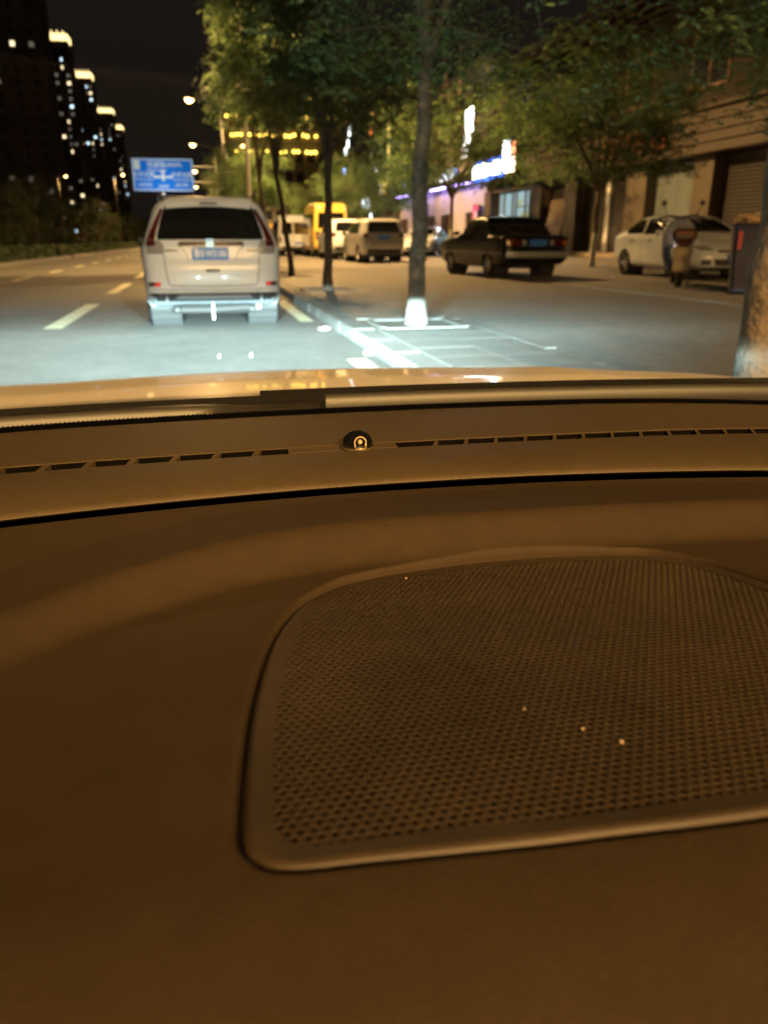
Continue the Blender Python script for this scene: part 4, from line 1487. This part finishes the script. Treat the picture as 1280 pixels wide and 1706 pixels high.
MB().box(-.30, -.245, -.352, -.34, .70, .97, .004).obj('warning_label', M['bin_red'], t).rotation_euler = (0, .0, 0)
MB().box(-.20, .22, -.372, -.365 + .02, .86, .9, .005).obj('grab_rail', M['bin'], t)
tag(t, 'tall dark wheeled bin with a red mark, beside the near tree trunk', 'bin')
M['card'] = mat('card', (.48, .33, .18), .8, var=[(5, .2)])
M['bag_pale'] = mat('bag_pale', (.62, .58, .52), .35, var=[(6, .2)])


def lump(loc, size, m, seed, label, name='rubbish_bag'):
    bm = bmesh.new()
    bmesh.ops.create_icosphere(bm, subdivisions=3, radius=1)
    rg = random.Random(seed)
    from mathutils import noise
    for v in bm.verts:
        k = 1 + .35 * noise.noise(v.co * 1.6 + Vector((seed, 0, 0))) + .15 * noise.noise(v.co * 5 + Vector((seed, 3, 0)))
        v.co = Vector((v.co.x * size[0] * k, v.co.y * size[1] * k, max(v.co.z, -.55) * size[2] * k))
    me = bpy.data.meshes.new(name)
    bm.to_mesh(me)
    bm.free()
    me.materials.append(m)
    o = link(name, me)
    o.location = loc
    o.rotation_euler = (0, 0, rg.uniform(0, 6))
    tag(o, label, 'rubbish', 'rubbish heaped on the dark bin')


lump((8.50, 11.40, 1.42), (.26, .2, .09), M['card'], 3, 'flat tan cardboard rubbish on the bin rim, leftmost')
lump((8.78, 11.42, 1.44), (.2, .18, .12), M['bag_pale'], 9, 'pale rubbish bag on top of the bin, middle of heap')
lump((8.92, 11.45, 1.52), (.16, .16, .11), M['card'], 15, 'tan bag at the top right of the bin heap')
o = MB().prism([(-.10, 0), (.12, 0), (.02, .2)], 'y', -.02, .02).obj('paper_scrap', M['bag_pale'])
o.location = (8.72, 11.3, 1.46)
o.rotation_euler = (.3, .1, .3)
tag(o, 'pointed white paper scrap sticking up from the bin heap', 'paper')


# ------------------------------------------------------------------ litter on the road
def scrap(x, y, z, r, label, m='bag_pale'):
    rg = random.Random(int(x * 1000 + y * 77))
    n = 9
    top = [(r * rg.uniform(.6, 1.1) * math.cos(2 * math.pi * k / n), r * .7 * rg.uniform(.6, 1.1) * math.sin(2 * math.pi * k / n), rg.uniform(.004, .03)) for k in range(n)]
    mb = MB().add(top + [(0, 0, .035)] + [(p[0], p[1], 0) for p in top], [(k, (k + 1) % n, n) for k in range(n)] + [(k, (k + 1) % n, n + 1 + (k + 1) % n, n + 1 + k) for k in range(n)])
    o = mb.obj('paper_scrap', M[m])
    o.location = (x, y, z)
    tag(o, label, 'litter')


scrap(1.52, 10.35, .004, .07, 'white crumpled paper on the road by the kerb and yellow-white dash')
scrap(1.62, 7.9, .004, .05, 'small pale scrap at the foot of the kerb near the bonnet', 'bag_pale')
scrap(.1, 8.0, .003, .009, 'tiny white speck on the headlit road, left one')
scrap(.42, 8.0, .003, .009, 'tiny white speck on the headlit road, right one')
scrap(9.4, 17.2, .285, .09, 'white scrap lying on the forecourt below the limewashed tree')

# ------------------------------------------------------------------ our own car: dashboard, windscreen, wipers, bonnet, headlamps
CX = .13
M['dash'] = mat('dash', (.0275, .0195, .0108), .62, var=[(2.2, .10), (9, .06), (60, .08), (500, .10)], bump=(700, .6, .0005), spec=.07)
M['dash_panel'] = mat('dash_panel', (.043, .031, .0155), .58, var=[(3, .10), (11, .06), (80, .08), (500, .10)], bump=(700, .6, .0005), spec=.25)
M['grille'] = mat('grille', (.0265, .0188, .0105), .55, var=[(8, .2), (14, .3), (90, .12)], spec=.3)
M['cavity_shade'] = mat('cavity_shade', (.003, .0025, .002), .95, spec=.0)  # near-black, so the shade inside gap, slot and speaker is in the colour
M['frit'] = mat('frit', (.004, .004, .005), .35)
M['cowl'] = mat('cowl', (.026, .023, .02), .55, var=[(10, .15)], bump=(500, .3, .001))
M['wiper'] = mat('wiper', (.022, .019, .016), .4, var=[(20, .2)])
M['bonnet'] = mat('bonnet', (.82, .77, .70), .28, var=[(3, .04)], coat=.7)
M['dome'] = mat('dome', (.004, .004, .005), .06, coat=1.0, spec=.8)
M['windscreen'] = thin_glass('windscreen', (.94, .96, .95), 1.33, .03)
_nt = M['windscreen'].node_tree                       # thin film of road dust on the glass
_out = _nt.nodes['Material Output']
_prev = _out.inputs['Surface'].links[0].from_socket
_tc = _nt.nodes.new('ShaderNodeTexCoord')
_nz = _nt.nodes.new('ShaderNodeTexNoise')
_nz.inputs['Scale'].default_value = 9
_nz.inputs['Detail'].default_value = 8
_nt.links.new(_tc.outputs['Object'], _nz.inputs['Vector'])
_mr = _nt.nodes.new('ShaderNodeMapRange')
_mr.inputs['From Min'].default_value = .3
_mr.inputs['From Max'].default_value = .75
_mr.inputs['To Min'].default_value = .001
_mr.inputs['To Max'].default_value = .010
_nt.links.new(_nz.outputs['Fac'], _mr.inputs['Value'])
_tl = _nt.nodes.new('ShaderNodeBsdfTranslucent')
_tl.inputs[0].default_value = (.8, .8, .8, 1)
_mx = _nt.nodes.new('ShaderNodeMixShader')
_nt.links.new(_mr.outputs[0], _mx.inputs[0])
_nt.links.new(_prev, _mx.inputs[1])
_nt.links.new(_tl.outputs[0], _mx.inputs[2])
_nt.links.new(_mx.outputs[0], _out.inputs['Surface'])

car = empty('car', (CX, 0, 0))
tag(car, 'car we sit in: brown dashboard, windscreen base, wipers and white bonnet', 'car')


def rel(p):
    return (p[0] - CX, p[1], p[2])


def Yg(x):
    """far edge of the dash pad (gap)"""
    return .513 - .34 * (x - .11) ** 2


_cx = [-1.0, -.62, -.40, -.28, -.19, -.145, -.104, -.068, -.024, .010, .055, .10, .203, .30, .361, .55, .8, 1.2]
_cy = [v * .965 for v in (-.8, -.30, .00, .145, .257, .306, .348, .383, .413, .431, .442, .446, .443, .434, .424, .385, .30, .1)]
_cs = catmull(list(zip(_cx, _cy)), 400)


def crest_s(x, y):
    """signed distance inside the pad's shoulder line"""
    yc = np.interp(x, _cs[:, 0], _cs[:, 1])
    d = (np.interp(x + .01, _cs[:, 0], _cs[:, 1]) - np.interp(x - .01, _cs[:, 0], _cs[:, 1])) / .02
    return (yc - y) / math.sqrt(1 + d * d)


def sm(a, b, t):
    t = min(1, max(0, (t - a) / (b - a)))
    return t * t * (3 - 2 * t)


def zdish(y):
    return .950 + .115 * (.27 - y)


def hpad(x, y):
    s = crest_s(x, y)
    b = .78 * sm(-.013, .021, s) + .22 * sm(-.010, .09, s)
    h = (.9567 - .0067 * min(1, max(0, -s - .004) / .066)) * (1 - b) + zdish(y) * b
    # roll-off towards the occupants
    h -= 3.5 * max(0, .164 - y) ** 2
    # falls away to the far left
    h -= .12 * max(0, -.16 - x) ** 1.6
    return h


GO = [(.0010, .181), (-.0035, .196), (.0010, .241), (.0062, .272), (.0140, .304), (.0230, .328), (.036, .3487), (.057, .3655), (.080, .3725), (.105, .3765), (.150, .3795)]
GR = [(.30 - x, y) for x, y in GO[:-1]][::-1]
GB = [(.292, .172), (.25, .164), (.20, .1625), (.15, .164), (.11, .1665), (.085, .168), (.039, .172), (.011, .1745)]
OUT = catmull(GO + GR + GB, 260, True)
for _ in range(2):
    _k = (1.12 - (.950 + .115 * (.27 - OUT[:, 1]))) / .17 if _ == 0 else (1.12 - (.950 + .115 * (.27 - OUT[:, 1] * _k))) / .17
OUT = OUT * _k[:, None]
_ctr = np.array([.1535, .266])


def inset(poly, d):
    A = np.roll(poly, 1, 0)
    B = np.roll(poly, -1, 0)
    t = B - A
    t /= np.linalg.norm(t, axis=1)[:, None]
    nrm = np.stack([t[:, 1], -t[:, 0]], 1)
    if ((_ctr - poly) * nrm).sum() < 0:
        nrm = -nrm
    return poly + nrm * d


# the pad: rings from the speaker opening out to the pad's edge
outer = []
for p in OUT:
    d = p - _ctr
    d = d / np.linalg.norm(d)
    lo, hi = 0.02, 3.0
    for _ in range(40):
        mid = (lo + hi) / 2
        q = _ctr + d * mid
        inside = q[1] < Yg(q[0]) and q[0] > -.72 and q[0] < .98 and q[1] > -.20
        lo, hi = (mid, hi) if inside else (lo, mid)
    outer.append(_ctr + d * lo)
outer = np.array(outer)
rows = []
for d, dz in ((.0012, -.012), (.0010, -.004), (.0006, -.0016), (.0, -.0007), (-.0008, -.0001)):
    rows.append([rel((q[0], q[1], hpad(q[0], q[1]) + dz)) for q in inset(OUT, d)])
base = inset(OUT, -.0008)
NR = 110
for k in range(1, NR + 1):
    t = (k / NR) ** 1.25
    rows.append([rel((q[0], q[1], hpad(q[0], q[1]))) for q in base * (1 - t) + outer * t])
# rounded far edge that drops into the gap
for d, dz in ((.0012, -.0006), (.002, -.002), (.0023, -.03)):
    rows.append([rel((q[0], q[1] + d, hpad(q[0], q[1]) + dz)) for q in outer])
MB().grid(rows, close_v=True).obj('dash_pad', M['dash'], car, True)
pad = [o for o in car.children if o.name.startswith('dash_pad')][0]

# speaker cover: rim, perforated mesh with real holes, cavity below
GZ = .9444


def gz_(x, y):
    """gently domed cover"""
    return zdish(y) - .0014 + .0012 * (1 - ((x - .1535) / .16) ** 2) + .0008 * (1 - ((y - .275) / .11) ** 2)


sc_ = empty('speaker_cover', (0, 0, 0), 0, car)
rim = []
for d, dz in ((.0024, -.011), (.0024, -.0030), (.0028, -.0014), (.0036, -.0003), (.0048, .0003), (.0062, .0003), (.0085, -.0001), (.0118, -.0004)):
    rim.append([rel((q[0], q[1], gz_(q[0], q[1]) + dz)) for q in inset(OUT, d)])
MB().grid(rim, close_v=True).obj('cover_rim', M['grille'], sc_, True)
hole_zone = inset(OUT, .0095)


def inside_poly(px, py, poly):
    x, y = poly[:, 0], poly[:, 1]
    x2, y2 = np.roll(x, -1), np.roll(y, -1)
    c = (y[None] > py[:, None]) != (y2[None] > py[:, None])
    xi = (x2 - x)[None] * (py[:, None] - y[None]) / ((y2 - y)[None] + 1e-12) + x[None]
    return ((c & (px[:, None] < xi)).sum(1) % 2) == 1


p_ = .0039
px, py = [], []
dy = p_ * math.sqrt(3) / 2
for j in range(80):
    for i in range(100):
        px.append(-.02 + i * p_ + (p_ / 2 if j % 2 else 0))
        py.append(.155 + j * dy)
px, py = np.array(px), np.array(py)
# rows follow the slight turn of the cover
ang = rad(-2.0)
qx = .15 + (px - .15) * math.cos(ang) - (py - .27) * math.sin(ang)
qy = .27 + (px - .15) * math.sin(ang) + (py - .27) * math.cos(ang)
ok = inside_poly(qx, qy, hole_zone)
qx, qy = qx[ok], qy[ok]
V, F = [], []
Rh = p_ / math.sqrt(3)
for x, y in zip(qx, qy):
    o = len(V)
    for k in range(6):
        a = math.pi / 2 + k * math.pi / 3 + ang
        xx, yy = x + Rh * math.cos(a), y + Rh * math.sin(a)
        V.append(rel((xx, yy, gz_(xx, yy) - .0006)))
    for k in range(6):
        a = math.pi / 2 + k * math.pi / 3 + ang
        xx, yy = x + .355 * p_ * math.cos(a), y + .355 * p_ * math.sin(a)
        V.append(rel((xx, yy, gz_(xx, yy) - .00075)))
    for k in range(6):
        a = math.pi / 2 + k * math.pi / 3 + ang
        xx, yy = x + .345 * p_ * math.cos(a), y + .345 * p_ * math.sin(a)
        V.append(rel((xx, yy, gz_(xx, yy) - .00125)))
    for k in range(6):
        k2 = (k + 1) % 6
        F.append((o + k, o + k2, o + 6 + k2, o + 6 + k))
        F.append((o + 6 + k, o + 6 + k2, o + 12 + k2, o + 12 + k))
me = bpy.data.meshes.new('perforated_mesh')
me.from_pydata(V, [], F)
me.materials.append(M['grille'])
tag(link('perforated_mesh', me, sc_), kind='stuff')
cav = inset(OUT, .002)
MB().add([rel((q[0], q[1], zdish(q[1]) - .008)) for q in cav] + [rel((.1535, .266, zdish(.266) - .009))], [(k, (k + 1) % len(cav), len(cav)) for k in range(len(cav))]).obj('speaker_cavity', M['cavity_shade'], sc_)
# some cone fabric catches the light under the holes
# dust grains on the dash
def grain(x, y, z, r):
    return MB().lathe([(.0001, 0), (r, r * .4), (r * .8, r * 1.1), (.0001, r * 1.5)], rel((x, y, z)), 'z', 7)


gd = MB()
for x, y, r in ((.100, .3865, .0007), (.2345, .532, .0007), (.1275, .1975, .0008), (.119, .209, .0006), (.105, .228, .0005)):
    q = grain(x, y, hpad(x, y) if y > .38 else gz_(x, y), r)
    gd.add(q.v, q.f)
tag(gd.obj('dust_grains', M['board'], car), 'few pale dust grains on the dash', kind='stuff')

# defroster panel between gap and windscreen
ROWS = [(.562, .36, .930), (.550, .345, .9455), (.538, .34, .9466), (.5318, .34, .9480), (.5302, .34, .9498), (.5312, .335, .9518), (.5352, .33, .9537), (.542, .31, .9556), (.552, .28, .9571), (.564, .25, .9578), (.578, .22, .9577), (.596, .18, .9566), (.6105, .15, .9552),
        (.6125, .145, .9549), (.6130, .145, .9520), (.6130, .145, .9410)]
ROWS2 = [(.6255, .135, .9410), (.6259, .135, .9556), (.6263, .135, .9562), (.6280, .135, .9565), (.634, .135, .9565), (.65, .135, .9561), (.68, .14, .9554), (.72, .145, .9540), (.76, .15, .9515), (.785, .155, .9490), (.80, .16, .9460), (.806, .16, .935)]
XS = np.concatenate([np.linspace(-.72, -.2, 16), np.linspace(-.19, .6, 60), np.linspace(.62, .98, 12)])


def dpt(x, Y0, k, z):
    return (x, Y0 - k * (x - CX + .01) ** 2, z - .10 * max(0, abs(x - CX) - .25) ** 2)


dp = MB()
dp.grid([[rel(dpt(x, *r)) for x in XS] for r in catmull(ROWS[:13], 60).tolist() + ROWS[13:]])
dp.grid([[rel(dpt(x, *r)) for x in XS] for r in ROWS2[1:]])
dpo = dp.obj('defroster_panel', M['dash_panel'], car, True, 50)
MB().grid([[rel(dpt(x, .505, .34, .925)) for x in XS], [rel(dpt(x, .575, .34, .925)) for x in XS]]).obj('gap_floor', M['cavity_shade'], dpo)
MB().grid([[rel(dpt(x, .6256, .135, .9412)) for x in XS], [rel(dpt(x, .6257, .135, .9557)) for x in XS]]).obj('vent_shade_sheet', M['cavity_shade'], dpo)  # dark sheet over the slot's far wall, shade painted in
MB().grid([[rel(dpt(x, .6130, .145, .9412)) for x in XS], [rel(dpt(x, .6255, .135, .9412)) for x in XS]]).obj('vent_floor', M['cavity_shade'], dpo)
# solid bridge in the middle of the slot and the ribs across it
def rib(x, w, skew, top=.9552):
    a = [dpt(x - w / 2, .6128, .145, .94), dpt(x + w / 2, .6128, .145, .94), dpt(x + w / 2 + skew, .6262, .135, .94), dpt(x - w / 2 + skew, .6262, .135, .94)]
    vs = [rel(p) for p in a] + [rel((p[0], p[1], p[2] - .94 + (top if i < 2 else .9560))) for i, p in enumerate(a)]
    MB().add(vs, [(0, 1, 2, 3), (4, 5, 6, 7), (0, 1, 5, 4), (1, 2, 6, 5), (2, 3, 7, 6), (3, 0, 4, 7)]).obj('vent_rib', M['dash_panel'], dpo)


rib(.104, .092, 0, .9553)
for k in range(10):
    rib(.030 - .0325 * k, .0050, .004, .9549)
for k in range(18):
    rib(.182 + .0272 * k, .0030, .006, .9549)
# sunlight sensor dome in the middle of the slot
sd = MB().lathe([(.0128, -.002), (.0132, .001), (.0128, .0045), (.0112, .0085), (.0082, .0115), (.0042, .0132), (.0002, .0137)], (0, 0, 0), 'z', 28).obj('sensor_dome', M['dome'], car, True)
sd.location = rel((.1165, .6185, .9565))
MB().lathe([(.0135, -.0015), (.0150, -.001), (.0150, .0005), (.0135, .001)], (0, 0, 0), 'z', 28).obj('dome_collar', M['dash_panel'], sd, True)
# brass eye and surround inside the dome's face
M['brass'] = mat('brass', (.75, .55, .30), .25, .6)
bz = MB()
for a0, a1 in [(k * math.pi / 10, (k + 1) * math.pi / 10) for k in range(10)]:
    bz.tube([(.0048 * math.cos(a0), -.0122, .0062 + .0046 * math.sin(a0)), (.0048 * math.cos(a1), -.0122, .0062 + .0046 * math.sin(a1))], .00055, 5)
bz.tube([(-.0048, -.0122, .0062), (-.0042, -.0134, .0012)], .00055, 5).tube([(.0048, -.0122, .0062), (.0042, -.0134, .0012)], .00055, 5).tube([(-.0036, -.0136, .0008), (.0036, -.0136, .0008)], .0006, 5)
bz.obj('sensor_surround', M['brass'], sd, True)
MB().lathe([(.0022, .001), (.0020, -.0006), (.0012, -.0016), (.0001, -.002)], (0, -.0116, .0062), 'y', 14).obj('sensor_eye', M['brass'], sd, True)

# windscreen
def ws(x, t, off=0.0):
    """t 0 bottom .. 1 top"""
    k = (x - CX + .01) ** 2
    y = .812 - .17 * k - t * .66
    z = .944 - .10 * max(0, abs(x - CX) - .25) ** 2 + t * .47 + .03 * math.sin(math.pi * t)
    return (x, y - off * .58, z - off * .81)


XW = np.linspace(-.62, .88, 40)
MB().grid([[rel(ws(x, t)) for x in XW] for t in np.linspace(0, 1, 16)]).obj('windscreen', M['windscreen'], car, True)
fr = MB().grid([[rel(ws(x, t, .002)) for x in np.linspace(-.62, .88, 60)] for t in (-.012, 0, .008, .0165)])
for x in np.arange(-.4, .8, .0042):
    fr.add([rel(ws(x, .0165, .002)), rel(ws(x + .0024, .0165, .002)), rel(ws(x + .0018, .0185, .002)), rel(ws(x + .0006, .0185, .002))], [(0, 1, 2, 3)])
fr.obj('windscreen_border', M['frit'], car)

# cowl below the glass
def cw(x, y0, z0):
    k = (x - CX) ** 2
    return (x, y0 - .17 * k, z0 - .10 * max(0, abs(x - CX) - .25) ** 2)


XC = np.linspace(-.70, .96, 50)
cwp = [(.800, .925), (.815, .9275), (.84, .929), (.87, .930), (.90, .9315), (.925, .9325), (.935, .9318), (.94, .925), (.945, .90)]
MB().grid([[rel(cw(x, *r)) for x in XC] for r in cwp]).obj('cowl', M['cowl'], car, True, 40)
MB().grid([[rel(cw(x, *r)) for x in XC] for r in ((.937, .936), (.941, .9385), (.946, .9385), (.95, .935), (.95, .915))]).obj('cowl_seal', M['rubber'], car, True)


# wipers
def wiper(x0, x1, y0, y1, z0, z1, name='wiper', end=True):
    w = empty(name, (0, 0, 0), 0, car)
    n = 22
    secs = []
    for i in range(n):
        q = i / (n - 1)
        x = x0 * (1 - q) + x1 * q
        y = y0 * (1 - q) + y1 * q - .17 * (x - CX) ** 2
        z = z0 * (1 - q) + z1 * q
        h = .0105 * (1 if q < .8 else 1 - .35 * (q - .8) / .2)
        wd = .010
        secs.append([rel((x, y - wd, z - h)), rel((x, y - wd, z + h * .3)), rel((x, y - wd * .45, z + h * .95)), rel((x, y + wd * .45, z + h)), rel((x, y + wd, z + h * .3)), rel((x, y + wd, z - h))])
    mb = MB().grid(secs, close_v=True)
    mb.f.append(tuple(range(6)))
    mb.f.append(tuple(len(mb.v) - 6 + k for k in range(6)))
    mb.obj('wiper_arm', M['wiper'], w, True, 40)
    bl = MB()
    secs = []
    for i in range(n):
        q = i / (n - 1)
        x = (x0 * (1 - q) + x1 * q) + .01
        y = y0 * (1 - q) + y1 * q - .17 * (x - CX) ** 2 + .016
        z = z0 * (1 - q) + z1 * q + .004
        secs.append([rel((x, y - .003, z - .012)), rel((x, y - .005, z + .004)), rel((x, y, z + .010)), rel((x, y + .005, z + .004)), rel((x, y + .003, z - .012))])
    bl.grid(secs, close_v=True).obj('wiper_blade', M['rubber'], w, True, 40)
    return w


w1 = wiper(-.62, .118, .868, .862, .940, .9395)
w2 = wiper(.045, .86, .893, .905, .9395, .938)
# spring of the near arm
sp = []
for i in range(90):
    a = i * .9
    sp.append(rel((-.055 + i * .0005, .842 + .0045 * math.cos(a), .938 + .0045 * math.sin(a))))
MB().tube(sp, .0008, 5).obj('wiper_spring', M['chrome'], w1, True)
MB().box(-.004, .004, -.006, .006, -.008, .007, .0015).obj('arm_clip', M['brass'], w1).location = rel((-.005, .842, .937))
MB().lathe([(.016, -.012), (.016, .002), (.011, .006), (.0005, .0075)], (0, 0, 0), 'z', 20).obj('pivot_cap', M['wiper'], w1, True).location = rel((.012, .905, .9385))

# bonnet
def bon(x, y):
    d = abs(x - CX)
    z = np.interp(y, [.95, 1.0, 1.15, 1.3, 1.45, 1.6, 1.75, 1.87, 1.94, 1.98], [.9285, .9290, .9245, .9130, .892, .857, .805, .74, .68, .60])
    return float(z) - .032 * d ** 2 - .25 * max(0, d - .68) ** 2 + .0035 * math.exp(-((d - .46) / .05) ** 2)


ys = catmull([(y, 0) for y in (.95, .97, 1.0, 1.1, 1.2, 1.3, 1.4, 1.5, 1.6, 1.7, 1.8, 1.87, 1.92, 1.96, 1.98)], 60)[:, 0]
P = []
for y in ys:
    row = []
    for u in np.linspace(-.84, .84, 60):
        x = CX + u
        yy = y - .17 * u * u * (1 if y > 1.6 else 1.0)
        row.append(rel((x, yy, bon(x, y))))
    P.append(row)
bo = MB().grid(P).obj('bonnet', M['bonnet'], car, True)
# bumper face with headlamps and grille, low in front, out of sight
fb = MB()
P = []
for z, yf in ((.62, 1.985), (.55, 2.03), (.45, 2.06), (.32, 2.05), (.22, 1.98)):
    P.append([rel((CX + u, yf - .22 * u * u, z)) for u in np.linspace(-.86, .86, 30)])
fb.grid(P).obj('front_bumper', M['bonnet'], car, True)
for sg in (1, -1):
    MB().grid([[rel((CX + sg * (.85 + .012 * k), y - .17 * .7, (bon(CX + .84, y) - .012) * (1 - k / 3) + .3 * k / 3)) for k in range(4)] for y in np.linspace(.98, 1.95, 12)]).obj('wing', M['bonnet'], car, True)
    hl = empty('headlamp', rel((CX + sg * .64, 1.93, .66)), 0, car)
    MB().lathe([(.085, 0), (.08, .02), (.05, .035), (.001, .04)], (0, 0, 0), 'y', 20).obj('lamp_lens', M['clear_lens'], hl, True)
    ld = bpy.data.lights.new('headlight_beam', 'SPOT')
    ld.energy = 11500
    ld.color = (.66, .94, .92)
    ld.spot_size = rad(120)
    ld.spot_blend = .6
    ld.shadow_soft_size = .03
    ld.use_nodes = True
    nt = ld.node_tree
    em_ = nt.nodes['Emission']
    tc = nt.nodes.new('ShaderNodeTexCoord')
    sx = nt.nodes.new('ShaderNodeSeparateXYZ')
    nt.links.new(tc.outputs['Normal'], sx.inputs[0])

    def mth(op, a, b=None, c=None):
        n_ = nt.nodes.new('ShaderNodeMath')
        n_.operation = op
        for i, v in enumerate((a, b, c)):
            if v is None:
                continue
            if isinstance(v, (int, float)):
                n_.inputs[i].default_value = v
            else:
                nt.links.new(v, n_.inputs[i])
        return n_.outputs[0]
    az = mth('ABSOLUTE', sx.outputs['Z'])
    zz = mth('MAXIMUM', az, .05)
    el = mth('MULTIPLY', mth('DIVIDE', sx.outputs['Y'], mth('MULTIPLY', sx.outputs['Z'], -1)), 1.0)   # tan of elevation
    hz = mth('DIVIDE', mth('ABSOLUTE', sx.outputs['X']), zz)
    dn = mth('MAXIMUM', mth('MULTIPLY', el, -1), .028)
    prof = mth('MINIMUM', mth('MULTIPLY', mth('MULTIPLY', dn, dn), 95.0), mth('MULTIPLY', mth('POWER', dn, -2.1), .0034))
    cut = nt.nodes.new('ShaderNodeMapRange')
    cut.interpolation_type = 'SMOOTHSTEP'
    cut.inputs['From Min'].default_value = -.034
    cut.inputs['From Max'].default_value = -.027
    cut.inputs['To Min'].default_value = 1
    cut.inputs['To Max'].default_value = 0.0
    nt.links.new(el, cut.inputs['Value'])
    side = mth('DIVIDE', 1.0, mth('ADD', 1.0, mth('POWER', mth('DIVIDE', hz, .52), 4.0)))
    st = mth('MULTIPLY', mth('ADD', mth('MULTIPLY', prof, cut.outputs[0]), .0022), side)
    nt.links.new(mth('MULTIPLY', st, 10.0), em_.inputs['Strength'])
    lo = bpy.data.objects.new('headlight_beam', ld)
    COL.objects.link(lo)
    lo.parent = hl
    lo.location = (0, .08, 0)
    lo.rotation_euler = (rad(90), 0, 0)
